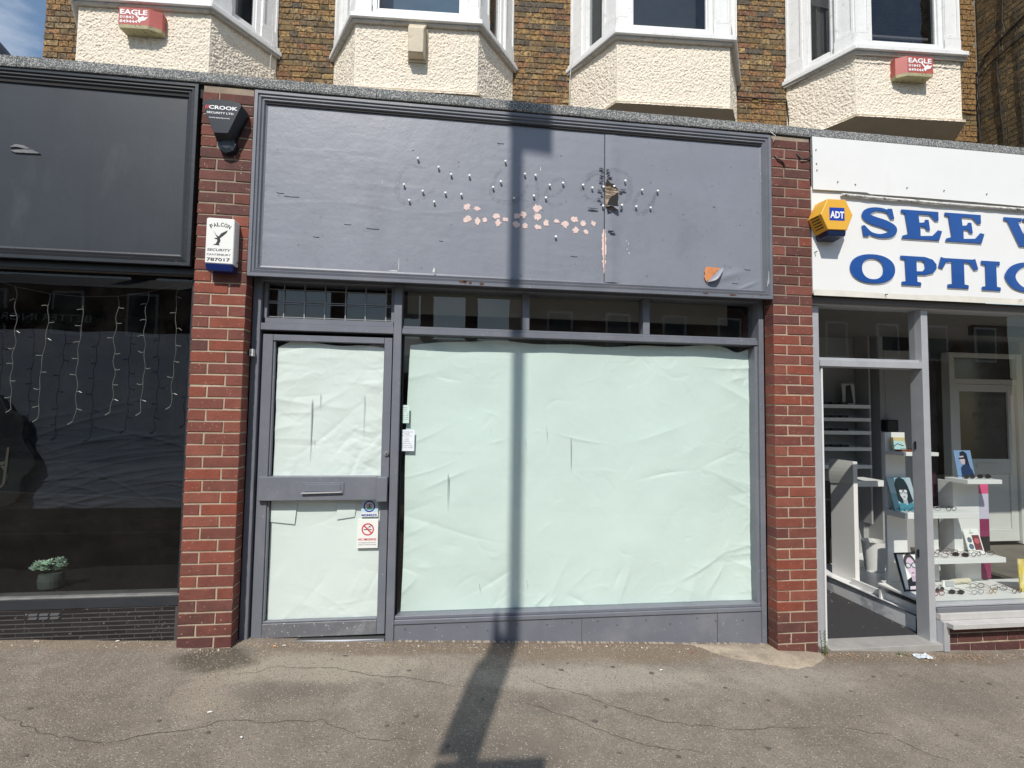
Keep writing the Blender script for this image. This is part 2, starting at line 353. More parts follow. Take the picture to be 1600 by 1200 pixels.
    L.new(fine.outputs['Fac'], b.inputs['Height']); b2 = n.nodes.new('ShaderNodeBump'); b2.inputs['Strength'].default_value = .6; b2.inputs['Distance'].default_value = .004
    L.new(vo.outputs['Distance'], b2.inputs['Height']); L.new(b.outputs[0], b2.inputs['Normal']); L.new(b2.outputs[0], P.inputs['Normal'])
pave_mat(PAVE)
pavement = np_sheet('pavement', GX, GY, gzr(GX, GY), PAVE, kind='structure')
ROADM = mat('road_asphalt', (.055, .054, .052), .95, var=.2, vs=3, bump=.8, bs=120)
KERBM = mat('kerb_stone', (.30, .29, .27), .9, var=.15, bump=.5)
def slab(name, x0, x1, y0, y1, dz, m, kind='structure', thick=None):
    mb = MB(); z = lambda x, y: gz(x, y) + dz
    if thick: mb.hexa([(x0, y0, z(x0, y0) - thick), (x1, y0, z(x1, y0) - thick), (x1, y1, z(x1, y1) - thick), (x0, y1, z(x0, y1) - thick), (x0, y0, z(x0, y0)), (x1, y0, z(x1, y0)), (x1, y1, z(x1, y1)), (x0, y1, z(x0, y1))])
    else: mb.add([(x0, y0, z(x0, y0)), (x1, y0, z(x1, y0)), (x1, y1, z(x1, y1)), (x0, y1, z(x0, y1))], [(0, 1, 2, 3)])
    return mb.build(name, m, kind=kind)
slab('kerb', -30, 30, -5.05, -4.9, .004, KERBM, thick=.3)
slab('road', -120, 120, -12.0, -5.05, -.10, ROADM)
slab('kerb', -30, 30, -12.15, -12.0, .02, KERBM, thick=.3)
slab('pavement', -30, 30, -16, -12.15, .02, PAVE)
slab('ground', -400, 400, -400, 400, -14.0, mat('open_ground', (.12, .12, .09), .95))

def ribbon(pts, w, name, m, dz=.0035, parent=pavement, wob=.03):
    mb = MB(); P = []
    for i in range(len(pts) - 1):
        a, b = np.array(pts[i]), np.array(pts[i + 1]); k = max(2, int(np.linalg.norm(b - a) / .02))
        for t in range(k): P.append(a + (b - a) * t / k)
    P.append(np.array(pts[-1])); n = len(P)
    for i, p in enumerate(P):
        d = P[min(i + 1, n - 1)] - P[max(0, i - 1)]; d = d / (np.linalg.norm(d) + 1e-9); q = np.array([-d[1], d[0]])
        o = q * wob * 2 * fbm(np.array(i * .35 + pts[0][0] * 7), np.array(3.3 + pts[0][1]), 3)
        ww = w * (.25 + .9 * abs(float(fbm(np.array(i * .5), np.array(pts[0][0] * 5), 2)) * 2 + .35)) * min(1, i / 6, (n - 1 - i) / 6) + .0004
        for s_ in (-1, 1):
            v = p + o + q * ww * s_; mb.v.append((v[0], v[1], float(gzr(v[0], v[1])) + dz))
    mb.f = [(2 * i, 2 * i + 1, 2 * i + 3, 2 * i + 2) for i in range(n - 1)]
    return mb.build(name, m, parent)
for c in ([(-2.14, -.67), (-1.802, -.826), (-1.539, -.897), (-1.392, -.82), (-1.202, -.801), (-1.1, -.735), (-.984, -.722), (-.836, -.749), (-.622, -.738), (-.513, -.805), (-.407, -.878), (-.129, -.898)],
          [(-1.238, -.29), (-1.093, -.296), (-1.009, -.225), (-.75, -.224), (-.511, -.288), (-.165, -.35), (-.013, -.398), (.025, -.431), (.155, -.445)],
          [(.479, -.308), (.6, -.413), (.758, -.494), (.846, -.526), (.917, -.608), (1.08, -.726), (1.179, -.756), (1.408, -.814), (1.661, -.856), (1.778, -.821), (2.1, -.84)],
          [(.386, -.573), (.558, -.634), (.712, -.748), (.856, -.856), (.99, -.956), (1.303, -1.01)],
          [(2.196, -.828), (2.432, -.913), (2.495, -1.04), (2.613, -1.136)]):
    ribbon(c, .0017, 'crack', CRACKM)
# smooth cement wedge at the foot of the right pillar
cm = MB(); pp = [(1.772, .125), (2.416, .125), (2.76, -.01), (2.73, -.09), (2.56, -.19), (2.40, -.235), (2.15, -.15), (1.95, -.06)]
ctr = (2.35, -.06); n_ = 40; ring = []
for k in range(len(pp)):
    a, b = pp[k], pp[(k + 1) % len(pp)]
    for t in range(6): ring.append((a[0] + (b[0] - a[0]) * t / 6 + R.uniform(-.008, .008), a[1] + (b[1] - a[1]) * t / 6 + R.uniform(-.006, .006)))
cm.v = [(ctr[0], ctr[1], float(gzr(*ctr)) + .02)]
for s_, h in ((.5, .012), (.85, .006), (1, -.002)):
    for p in ring:
        x, y = ctr[0] + (p[0] - ctr[0]) * s_, ctr[1] + (p[1] - ctr[1]) * s_; cm.v.append((x, y, float(gzr(x, y)) + h))
m_ = len(ring); cm.f = [(0, 1 + i, 1 + (i + 1) % m_) for i in range(m_)]
for r_ in range(2): cm.f += [(1 + r_ * m_ + i, 1 + (r_ + 1) * m_ + i, 1 + (r_ + 1) * m_ + (i + 1) % m_, 1 + r_ * m_ + (i + 1) % m_) for i in range(m_)]
cm.build('cement_patch', mat('smooth_cement', (.36, .30, .225), .9, var=.25, vs=6, bump=.8, bs=60, stain=((.20, .16, .12), 5, .48, .70), speck=((.16, .13, .10), 130, .93)), pavement, smooth=True)
gum = [(-.703, -.133), (-.627, -.085), (.637, -.178), (.744, -.247), (1.094, -.215), (1.332, -.284), (1.305, -.574), (1.741, -.451), (1.766, -.61), (1.941, -.58), (2.387, -.328), (2.419, -.734), (3.091, -.32), (2.88, -.328), (2.571, -.49), (.815, -.761), (.807, -.161), (1.659, -.995), (2.839, -.922), (3.679, -.574), (3.022, -1.101), (-.203, -.765), (-.281, -.784), (.223, -.559), (-1.807, -.959), (-1.39, -.73), (1.153, -1.042), (.865, -1.008)]
gum += [(R.uniform(-2.8, 4.4), R.uniform(-1.5, -.1)) for _ in range(14)]
for i, (x, y) in enumerate(gum):
    mb = MB(); r0 = R.uniform(.007, .015); k = 11; mb.v = [(x, y, float(gzr(x, y)) + .0055)]
    for j in range(k):
        t = 2 * math.pi * j / k; r = r0 * R.uniform(.75, 1.15); px, py = x + r * 1.25 * math.cos(t), y + r * math.sin(t); mb.v.append((px, py, float(gzr(px, py)) + .003))
    mb.f = [(0, 1 + j, 1 + (j + 1) % k) for j in range(k)]
    mb.build('gum_spot', GUM, pavement)
# gravelly grit and dead leaves swept against the shopfronts
gr = MB()
for _ in range(2600):
    x = R.uniform(-2.9, 4.6); y = .085 - abs(R.gauss(0, .045)) if x < 2.4 else -.0 - abs(R.gauss(0, .05))
    if -1.70 < x < -1.34 or 2.4 < x < 2.75: y = -abs(R.gauss(0, .03)) - .004
    s = R.uniform(.0015, .0045) * (1.8 if R.random() < .08 else 1); z = float(gz(x, y)) + float(ground_relief(np.array(x), np.array(y))); t = R.uniform(0, 3)
    c, d = math.cos(t) * s, math.sin(t) * s
    gr.add([(x + c, y + d, z), (x - d, y + c, z), (x - c, y - d, z), (x + d, y - c, z), (x, y, z + s * 1.1)], [(0, 1, 4), (1, 2, 4), (2, 3, 4), (3, 0, 4)])
o = gr.build('grit', mat('grit', (.26, .20, .14), .9, var=.5, vs=40, speck=((.6, .52, .42), 60, .8)), kind='stuff'); o['label'] = 'loose grit and crumbs of mortar swept against the shopfronts'; o['category'] = 'grit'
lf = MB()
for _ in range(150):
    x = R.choice([R.uniform(2.8, 4.6), R.gauss(3.55, .12), R.gauss(2.9, .1), R.gauss(3.9, .12)]); y = -.03 - abs(R.gauss(0, .045)); z = float(gzr(x, y)) + .006; t = R.uniform(0, 3); s = R.uniform(.006, .016)
    c, d = math.cos(t), math.sin(t); lf.add([(x - c * s, y - d * s, z), (x + d * s * .25, y - c * s * .25, z + .004), (x + c * s, y + d * s, z + R.uniform(0, .005)), (x - d * s * .25, y + c * s * .25, z + .003)], [(0, 1, 2, 3)])
o = lf.build('leaf_litter', mat('dead_leaf', (.36, .22, .12), .8, var=.5, vs=25, rnd=.2), kind='stuff'); o['label'] = 'dry leaf crumbs gathered under the white sign shopfront'; o['category'] = 'leaf litter'

# ------------------------------------------------------------------ bricks
def brick_mesh(name, lx, ly, lz, m, ch=.003, seed=0, rough=.0012):
    r = random.Random(seed); me = bpy.data.meshes.new(name); j = lambda: r.uniform(-rough, rough)
    h = [lx / 2, ly / 2, lz / 2]; V = []
    # back ring (y+), front chamfer ring, front face ring
    for (y, dx) in ((h[1], 0), (-h[1] + ch, 0), (-h[1], ch)):
        for sx, sz in ((-1, -1), (1, -1), (1, 1), (-1, 1)): V.append((sx * (h[0] - dx) + j(), y + j() * .6, sz * (h[2] - dx) + j()))
    F = [(0, 3, 2, 1), (8, 9, 10, 11)]
    for k in range(4):
        n_ = (k + 1) % 4; F.append((4 + k, 4 + n_, 0 + n_, k)[::-1]); F.append((8 + k, 4 + k, 4 + n_, 8 + n_))
    F = [F[0][::-1] if False else F[0]] + F[1:]
    me.from_pydata(V, [], F); me.materials.append(m); me.validate()
    me.update(); return me
BM = {}
def brick(lx, ly, lz, m, loc, parent, frame=ID, rz=0, nm='brick', rough=.0018):
    key = (round(lx, 3), round(ly, 3), round(lz, 3), m.name, R.randrange(4))
    if key not in BM: BM[key] = brick_mesh(nm, *key[:3], m, seed=hash(key[4]) + int(lx * 1000), rough=rough)
    o = bpy.data.objects.new(nm, BM[key]); COL.objects.link(o); o.parent = parent
    T = FR[parent.name].inverted() @ frame @ Matrix.Translation(loc) @ Matrix.Rotation(rz, 4, 'Z'); o.matrix_local = T
    return o
def pillar(x0, x1, z0, phase, n, label):
    t = thing('brick_pillar', label, 'pillar', ((x0 + x1) / 2, .06, z0), group='red brick pillars between the shops')
    B(x0 + .0045, x1 - .0045, .0045, .115, z0 - .1, 2.36).build('mortar', MORTAR, t); B(x0 + .0045, x1 - .0045, .0045, .115, 2.361, 3.68).build('mortar', MORTAR_DK, t)
    W_ = x1 - x0; p = .076; h = p - .0105; st = .215 * W_ / .327; hd = W_ - st - .010
    for k in range(n):
        zc = z0 + phase + p * (k + .5)
        if zc + h / 2 > 3.685: break
        ofs = R.uniform(-.004, .004)
        parts = [(x0, st + ofs), (x0 + st + ofs + .010, hd - ofs)] if k % 2 else [(x0, hd + ofs), (x0 + hd + ofs + .010, st - ofs)]
        for (xa, w) in parts:
            y = R.uniform(-.0015, .0015)
            low = k < 3 and R.random() < .75 or R.random() < .05; mid = zc > 2.35 or (k < 5)
            brick(w, .108, h, BRICK_D if low else (BRICK_M if mid and R.random() < .85 else BRICK_R), (xa + w / 2, .054 + y, zc + R.uniform(-.001, .001)), t)
    return t
pillar(-1.682, -1.356, -.085, 0, 50, 'red brick pillar carrying the falcon and crook alarm boxes')
pillar(2.414, 2.737, -.304, .007, 54, 'red brick pillar between the grey shopfront and the white opticians sign')

# ------------------------------------------------------------------ flat roof over the shops
rf = thing('flat_roof', 'flat felt roof with grey mineral edging running above the shop signs', 'roof', (0, 1.2, 3.68))
B(-6.5, 7.5, .06, 2.9, 3.70, 3.745).build('roof_deck', mat('roof_deck_felt', (.12, .12, .12), .95, bump=.5), rf)
px = -6.5
for xe in (-3.6, -2.8, -.55, .9, 1.62, 2.74, 3.95, 4.62, 7.5):
    N = max(6, int((xe - px) / .05)); X = np.linspace(px + .003, xe, N); prof = [(.12, 3.764), (.004, 3.766), (-.011, 3.758), (-.013, 3.702), (-.009, 3.690), (.06, 3.694)]
    wav = .004 * fbm(X * 1.7, X * 0 + 4, 3) * 2; ZZ = np.array([[p[1] + (wav[i] if j < 3 else wav[i] * 1.5 + .004 * float(fbm(X[i] * 5, 2.2, 2))) for i in range(N)] for j, p in enumerate(prof)])
    YY = np.array([[p[0] + .006 * float(fbm(X[i] * 2, 7.7, 3)) for i in range(N)] for p in prof]); XX = np.tile(X, (len(prof), 1))
    np_sheet('felt_edging', XX, YY, ZZ, FELT, rf, smooth=False); px = xe
B(-6.5, 7.5, .02, .06, 3.60, 3.70).build('fascia_batten', VOID, rf)  # near-black strip paints the shadow gap under the felt edging

# ------------------------------------------------------------------ grey fascia board
fs = thing('fascia_board', 'long grey painted blank sign board with bare studs and pink paint marks', 'sign board', (.5, .03, 2.404))
def moulded(x0, x1, z0, z1, m, parent, yb=0.0, prof_top=None):
    """picture frame moulding: mitred stepped profile, each side one mesh"""
    prof = prof_top or [(0, 0.03), (0, yb), (.020, yb), (.024, yb + .010), (.040, yb + .004), (.046, yb + .016), (.060, yb + .010), (.068, yb + .026), (.078, yb + .030)]
    C = [(x0, z0), (x1, z0), (x1, z1), (x0, z1)]; D = [(1, 1), (-1, 1), (-1, -1), (1, -1)]
    for k, nm in enumerate(('bottom_moulding', 'side_moulding', 'top_moulding', 'side_moulding')):
        mb = MB(); a, b = k, (k + 1) % 4; nseg = 24 if k in (0, 2) else 12
        for i in range(nseg + 1):
            t = i / nseg
            for (w, y) in prof:
                p0 = (C[a][0] + D[a][0] * w, C[a][1] + D[a][1] * w); p1 = (C[b][0] + D[b][0] * w, C[b][1] + D[b][1] * w)
                x = p0[0] + (p1[0] - p0[0]) * t; z = p0[1] + (p1[1] - p0[1]) * t
                mb.v.append((x, y + .0012 * float(fbm(x * 3 + k, z * 3, 2)), z + .0015 * float(fbm(x * 2, k + .5, 2))))
        n = len(prof)
        for i in range(nseg):
            for j in range(n - 1): q = i * n + j; mb.f.append((q, q + n, q + n + 1, q + 1))
        mb.build(nm, m, parent)
moulded(-1.355, 2.412, 2.404, 3.680, G_PAINT, fs)
# the panel: painted ply sheets in two halves with a seam at x=1.10, buckled near the seam
def panel_y(x, z):
    b = .0040 * fbm(x * 1.1 + 3, z * 1.5, 3) + .0016 * fbm(x * 6, z * 6, 3) + .0016 * fbm(x * 3.3, z * 24, 2) * (fbm(x * 1.3 + 8, z * 1.7 + 2, 2) > .02) + .0022 * fbm(x * 9, z * 5, 3) * np.exp(-((z - 3.1) / .25) ** 2)
    s = np.exp(-((x - 1.15) / .05) ** 2) * np.exp(-((z - 3.0) / .55) ** 2) * .006 * (x > 1.1)
    s = s + np.exp(-((x - 1.16) / .05) ** 2) * np.exp(-((z - 2.52) / .12) ** 2) * .010
    s = s + np.exp(-((x - 2.06) / .12) ** 2) * np.exp(-((z - 2.57 - .3 * (x - 2.06)) / .03) ** 2) * .007
    s = s + np.exp(-((x - 2.22) / .07) ** 2) * np.exp(-((z - 2.50 - .4 * (x - 2.22)) / .012) ** 2) * .006
    s = s + np.exp(-((z - 2.93 - .02 * np.sin(x * 6)) / .012) ** 2) * .0005 * (x < .2)
    return .030 - b - s
for (xa, xb) in ((-1.283, 1.0985), (1.1025, 2.336)):
    X, Z = np.meshgrid(np.linspace(xa, xb, int((xb - xa) / .010)), np.linspace(2.478, 3.606, 140))
    np_sheet('panel', X, panel_y(X, Z), Z, G_PANEL, fs)
B(-1.3, 2.36, .042, .06, 2.45, 3.64).build('backing', VOID, fs)
pegs = [(-.259, 3.294), (-.114, 3.242), (-.025, 3.197), (.105, 3.197), (-.35, 3.099), (-.22, 3.062), (-.062, 3.06), (.05, 3.057), (-.311, 2.989), (-.139, 2.99), (.33, 3.17), (.275, 3.124), (.361, 3.322), (.503, 3.238), (.581, 3.235), (.686, 3.17), (.785, 3.192), (.934, 3.188), (1.004, 3.172), (1.088, 3.185), (1.169, 3.195), (1.255, 3.243), (1.385, 3.182), (1.506, 3.184), (.426, 3.055), (.571, 3.082), (.659, 3.074), (1.086, 3.042), (1.229, 3.057), (1.339, 3.054), (1.45, 3.052), (.735, 2.792)]
def rag(P, amp, k=5):
    Q = []
    for i in range(len(P)):
        a, b = P[i], P[(i + 1) % len(P)]
        for t in range(k): f = t / k; Q.append((a[0] + (b[0] - a[0]) * f + R.uniform(-amp, amp), a[1] + (b[1] - a[1]) * f + R.uniform(-amp, amp)))
    return Q
for x, z in pegs:
    s = MB(); s.tube([(x, .03, z), (x, .016, z), (x + .0005, .014, z - .0005), (x + .0005, .009, z - .0005), (x, .007, z)], [.005, .005, .0085, .0085, .004], 8).build('mounting_stud', mat('pale_stud', (.72, .73, .72), .4, var=.1), fs)
for (x, z) in [(.093, 2.973), (.164, 2.968), (.095, 2.885), (.169, 2.875), (.221, 2.887), (.305, 2.922), (.314, 2.872), (.37, 2.899), (.45, 2.932), (.501, 2.946), (.444, 2.868), (.511, 2.864), (.598, 2.997), (.601, 2.934), (.605, 2.858), (.666, 2.893), (.745, 2.911), (.805, 2.891), (.875, 2.931), (.886, 2.854), (.94, 2.907), (.963, 2.846), (1.019, 2.912)]:
    rx, rz = R.uniform(.019, .033), R.uniform(.017, .030); k = 17; ph = R.uniform(0, 3)
    o_ = [(x + rx * math.cos(2 * math.pi * i / k) * R.uniform(.6, 1.15), z + rz * math.sin(2 * math.pi * i / k) * R.uniform(.6, 1.15)) for i in range(k)]
    y = float(panel_y(np.array(x), np.array(z))); MB().sheet(rag(o_, .0022, 2), y - .0022).build('bare_paint_patch', PINK, fs)
# pink raw strip down the seam
o_ = [(1.1 + (-1 if i < 0 else 1) * 0, 0) for i in range(0)]
Ls, Rs = [], []
for i in range(26):
    z = 2.87 - i * .0132; w = .020 * math.sin(math.pi * min(1, (i + 2) / 20)) ** .5 if i < 18 else .020 * (26 - i) / 10
    Ls.append((1.0985 - w * R.uniform(.5, 1.1), z)); Rs.append((1.1015 + w * R.uniform(.3, .9), z))
zz = [panel_y(np.array(1.1), np.array(2.7))]
MB().sheet(Ls[::-1] + [(1.0988, Ls[0][1])] + [(1.0988, Ls[-1][1])], .0235).build('bare_paint_patch', PINK, fs)
MB().sheet([(1.1022, Rs[-1][1]), (1.1022, Rs[0][1])] + Rs, .0215).build('bare_paint_patch', PINK, fs)
B(1.0990, 1.1020, .0215, .024, 2.482, 3.60).build('seam_gap', VOID, fs)
# torn laminated hole
tn = [(1.104, 3.214), (1.132, 3.222), (1.148, 3.205), (1.162, 3.207), (1.180, 3.19), (1.203, 3.170), (1.205, 3.16), (1.203, 3.079), (1.193, 3.025), (1.150, 3.020), (1.106, 3.043)]
MB().sheet(rag(tn, .004), .0170).build('torn_hole', mat('splintered_ply', (.36, .28, .20), .95, var=.7, vs=40, bump=1, bs=90, stain=((.05, .03, .02), 24, .44, .58, (.4, 1, 3))), fs)
MB().sheet(rag([(1.118, 3.060), (1.135, 3.10), (1.165, 3.130), (1.200, 3.150), (1.200, 3.05), (1.17, 3.04)], .0025), .0150).build('torn_hole', VOID, fs)
MB().sheet(rag([(1.104, 3.222), (1.13, 3.228), (1.165, 3.210), (1.212, 3.170), (1.195, 3.172), (1.165, 3.186), (1.135, 3.195), (1.108, 3.192)], .004), .0155).build('torn_hole', mat('char', (.03, .018, .014), .9), fs)
fl = MB(); fl.grid(lambda u, v: (1.112 + u * .09, .015 - .030 * math.sin(v * 1.6) * (1 - .4 * u), 3.046 - .02 * v + .012 * math.sin(5 * u) * v), 8, 4).build('torn_flap', G_PANEL, fs, smooth=True)
for (x, z, s) in ((1.085, 3.325, 1), (1.094, 3.315, .7), (1.112, 3.318, -.7), (1.092, 3.285, .8), (1.118, 3.28, -.8), (1.088, 3.25, .6), (1.112, 3.245, -.6), (1.22, 3.175, -1.5), (1.21, 3.16, -.8), (1.088, 3.20, .6), (1.09, 3.13, .7), (1.088, 3.07, .8), (1.215, 3.03, -.7), (1.15, 3.005, 1), (1.11, 3.30, -1), (1.09, 3.27, 1), (1.115, 3.262, -1.4), (1.08, 3.16, 1.2), (1.075, 3.095, 1), (1.05, 3.02, 2.6), (1.125, 2.86, -1.6), (1.14, 2.845, -1.4), (1.085, 3.23, 1)):
    MB().prism([(x, z), (x - .016 * s, z + .006), (x - .03 * s, z + .001), (x - .016 * s, z - .003)], .012, .022).build('paint_flake', G_PAINT, fs)
og = [(1.876, 2.599), (1.886, 2.629), (1.914, 2.632), (1.999, 2.624), (1.985, 2.605), (1.95, 2.577), (1.92, 2.54), (1.887, 2.514), (1.874, 2.548)]
MB().sheet(rag(og, .003), .0175).build('torn_hole', mat('orange_ply', (.62, .24, .09), .85, var=.25, vs=20, stain=((.2, .07, .03), 22, .55, .65)), fs)
fl = MB(); fl.grid(lambda u, v: (1.892 + .108 * u + .02 * v, .0165 - .030 * math.sin(v * 1.5) * (.4 + .6 * math.sin(math.pi * u)), 2.515 + .108 * u - .03 * v * math.sin(math.pi * u)), 9, 5).build('torn_flap', G_PANEL, fs, smooth=True)
RUST = mat('rusty_chip', (.10, .05, .03), .9, var=.5, vs=60)
for (x, z, w, h) in ((.045, 2.428, .05, .018), (.075, 2.424, .03, .022), (.115, 2.422, .022, .024), (.19, 2.418, .03, .02), (1.85, 2.424, .05, .012), (2.06, 2.422, .06, .016), (2.30, 2.43, .03, .01)):
    o_ = [(x + w * (.5 + .5 * math.cos(t)) * R.uniform(.7, 1.1), z + h * .5 * math.sin(t) * R.uniform(.6, 1.2)) for t in [2 * math.pi * i / 12 for i in range(12)]]; MB().sheet(o_, -.0018).build('paint_chip', RUST, fs)
WSC = mat('white_scuff', (.66, .66, .64), .7)
for (x, z, w, h) in ((-.372, 2.50, .004, .085), (-.405, 2.478, .07, .006), (-.13, 2.486, .016, .03), (2.378, 2.52, .006, .10), (2.366, 2.50, .004, .05), (-.50, 3.10, .003, .03), (.62, 3.28, .006, .03), (1.27, 2.79, .008, .008), (1.285, 2.77, .006, .014), (1.275, 2.73, .007, .01), (1.29, 2.70, .009, .012)):
    MB().sheet([(x - w / 2, z), (x - w * .2, z - h * .1), (x + w / 2, z + h * .1), (x + w * .3, z + h), (x - w * .1, z + h * .9)], float(panel_y(np.array(x), np.array(z))) - .0022 if 2.49 < z and x < 2.33 else -.0015).build('white_scuff', WSC, fs)
for (x, z, w) in ((-.75, 2.80, .05), (-.60, 2.78, .09), (-1.15, 2.97, .10), (-1.2, 2.99, .05), (-.95, 2.70, .04), (.3, 3.46, .05), (-.3, 3.36, .012), (2.1, 2.52, .05), (2.2, 2.63, .05), (1.95, 3.1, .02), (.85, 2.66, .05), (-.1, 2.72, .03), (.02, 3.30, .012)):
    y = float(panel_y(np.array(x), np.array(z))); MB().prism([(x, z), (x + w * .5, z + .003), (x + w, z - .002), (x + w * .5, z - .0035)], y - .004, y).build('paint_wrinkle', G_PANEL, fs)
# grime ghosts of the removed letters
def stroke(pts, w, y):
    from mathutils.geometry import interpolate_bezier
    P = [np.array(p) for p in pts]; Q = []
    for i in range(len(P) - 1):
        p0, p1, p2, p3 = P[max(i - 1, 0)], P[i], P[i + 1], P[min(i + 2, len(P) - 1)]
        for t in np.linspace(0, 1, 7, endpoint=False): Q.append(.5 * ((2 * p1) + (p2 - p0) * t + (2 * p0 - 5 * p1 + 4 * p2 - p3) * t * t + (3 * p1 - p0 - 3 * p2 + p3) * t ** 3))
    Q.append(P[-1]); mb = MB(); n = len(Q)
    for i, q in enumerate(Q):
        d = Q[min(i + 1, n - 1)] - Q[max(i - 1, 0)]; d = d / (np.linalg.norm(d) + 1e-9); ww = w * 1.5 * (.6 + .4 * math.sin(math.pi * i / (n - 1)))
        for s_ in (-1, 1): 
            xz = q + np.array([-d[1], d[0]]) * ww * s_; mb.v.append((xz[0], float(panel_y(np.array(xz[0]), np.array(xz[1]))) - y, xz[1]))
    mb.f = [(2 * i, 2 * i + 2, 2 * i + 3, 2 * i + 1) for i in range(n - 1)]; return mb
GH = bpy.data.materials.new('letter_ghost'); GH.use_nodes = True
_n = GH.node_tree; _P = _n.nodes['Principled BSDF']; _P.inputs['Base Color'].default_value = (.17, .18, .215, 1); _P.inputs['Roughness'].default_value = .5
_t = _n.nodes.new('ShaderNodeBsdfTransparent'); _m = _n.nodes.new('ShaderNodeMixShader'); _z = _n.nodes.new('ShaderNodeTexNoise'); _z.inputs['Scale'].default_value = 9
_r = _n.nodes.new('ShaderNodeMapRange'); _r.inputs['From Min'].default_value = .35; _r.inputs['From Max'].default_value = .7; _r.inputs['To Max'].default_value = .23
_n.links.new(_z.outputs['Fac'], _r.inputs[0]); _n.links.new(_r.outputs[0], _m.inputs[0]); _n.links.new(_t.outputs[0], _m.inputs[1]); _n.links.new(_P.outputs[0], _m.inputs[2]); _n.links.new(_m.outputs[0], _n.nodes['Material Output'].inputs[0])
for pts, w in (([(1.282, 3.297), (1.187, 3.324), (1.068, 3.306), (.974, 3.257), (.937, 3.178), (.95, 3.112), (1.001, 3.086), (1.06, 3.09)], .014), ([(1.291, 3.289), (1.3, 3.204), (1.283, 3.118), (1.248, 3.09)], .016),
               ([(1.387, 3.193), (1.335, 3.096), (1.344, 3.029), (1.387, 3.006), (1.439, 3.06), (1.492, 3.149), (1.518, 3.211)], .013), ([(1.518, 3.2), (1.465, 3.071), (1.47, 3.03), (1.5, 3.022)], .011),
               ([(.669, 3.085), (.752, 3.119), (.808, 3.193), (.765, 3.225), (.696, 3.185), (.662, 3.085), (.711, 3.025), (.788, 3.044)], .010), ([(.336, 3.27), (.283, 3.183), (.272, 3.058), (.394, 3.025), (.476, 3.072), (.529, 3.173)], .012),
               ([(.584, 3.247), (.599, 3.094), (.559, 3.036), (.476, 3.058)], .012), ([(-.2, 3.24), (-.32, 3.24), (-.379, 3.175), (-.397, 3.093), (-.381, 3.0), (-.271, 2.98), (-.142, 3.084)], .012)):
    stroke(pts, w, .0012).build('letter_ghost', GH, fs)

# ------------------------------------------------------------------ grey shopfront frame
sf = thing('shopfront_frame', 'grey painted timber shopfront frame with paper covered window and narrow top lights', 'shopfront', (.5, .15, -.25))
def fr(name, x0, x1, y0, y1, z0, z1, m=G_PAINT, par=sf, bev=.003): return B(x0, x1, y0, y1, z0, z1).build(name, m, par, bevel=bev)
fr('post', -1.355, -1.302, .12, .24, -.05, 2.42)
fr('post', -.405, -.350, .118, .26, -.09, 2.42)
fr('post', 2.372, 2.412, .118, .26, -.25, 2.45)
fr('post', 2.350, 2.3735, .140, .262, .09, 2.06)
fr('head', -1.355, 2.412, .13, .30, 2.405, 2.50)
fr('door_transom', -1.3, -.4045, .122, .25, 2.062, 2.110); fr('door_transom', -1.28, -.41, .140, .25, 2.111, 2.150)
fr('window_transom', -.3495, 2.3715, .132, .25, 2.066, 2.104); fr('window_transom', -.3495, 2.3715, .150, .25, 2.105, 2.125)
for x in (.548, 1.480): fr('mullion', x - .026, x + .026, .162, .26, 2.126, 2.404)
fr('window_sill', -.3495, 2.3715, .135, .27, .076, .098); fr('window_sill', -.3495, 2.371, .122, .27, .046, .0755)
fr('window_bead', -.348, -.335, .17, .20, .099, 2.065, VOID)  # near-black strip stands in for the unlit gap between post and paper
xs_ = [-.349, .98, 2.02, 2.411]
for i in range(3):
    a, b = xs_[i], xs_[i + 1]
    X, Z = np.meshgrid(np.linspace(a + .001, b - .001, 30), np.linspace(-.32, .0455, 8)); np_sheet('stallriser_board', X, .132 + .003 * fbm(X * 3, Z * 3, 3), Z, G_PAINT, sf)
fr('stallriser_core', -.349, 2.411, .142, .25, -.32, .045, VOID, bev=0)
for i in range(14):
    x = -.25 + i * .19 + R.uniform(-.03, .03); z = .018 - R.uniform(0, .012) - (.03 if R.random() < .2 else 0)
    MB().tube([(x, .134, z), (x, .1270, z)], .0040, 8).build('screw_head', CRACKM, sf)
for x in (.98, 2.02): fr('board_joint', x - .0009, x + .0009, .1278, .1295, -.24, .044, CRACKM, bev=0)
def pane(name, x0, x1, z0, z1, y, m, par, frame=ID): return MB(frame).add([(x0, y, z0), (x1, y, z0), (x1, y, z1), (x0, y, z1)], [(0, 1, 2, 3)]).build(name, m, par)
pane('window_pane', -.35, 2.352, .09, 2.075, .192, GL_PAPER, sf)
for a, b in ((-.35, .522), (.574, 1.454), (1.506, 2.372)): pane('top_light_pane', a, b, 2.12, 2.41, .20, GL_CLEAR, sf)
pane('top_light_pane', -1.302, -.405, 2.14, 2.41, .195, GL_CLEAR, sf)
ld = MB()
for x in (-1.173, -1.034, -.895, -.753, -.615, -.471): ld.box(x - .004, x + .004, .186, .192, 2.15, 2.40)
for z in (2.165, 2.262, 2.275, 2.36): ld.box(-1.28, -.42, .185, .191, z - .0025, z + .0025)
ld.build('lead_cames', mat('lead', (.30, .30, .30), .5, metal=.3), sf)
fr('beading', -1.3, -1.275, .16, .2, 2.15, 2.404); fr('beading', -.43, -.406, .16, .2, 2.15, 2.404)

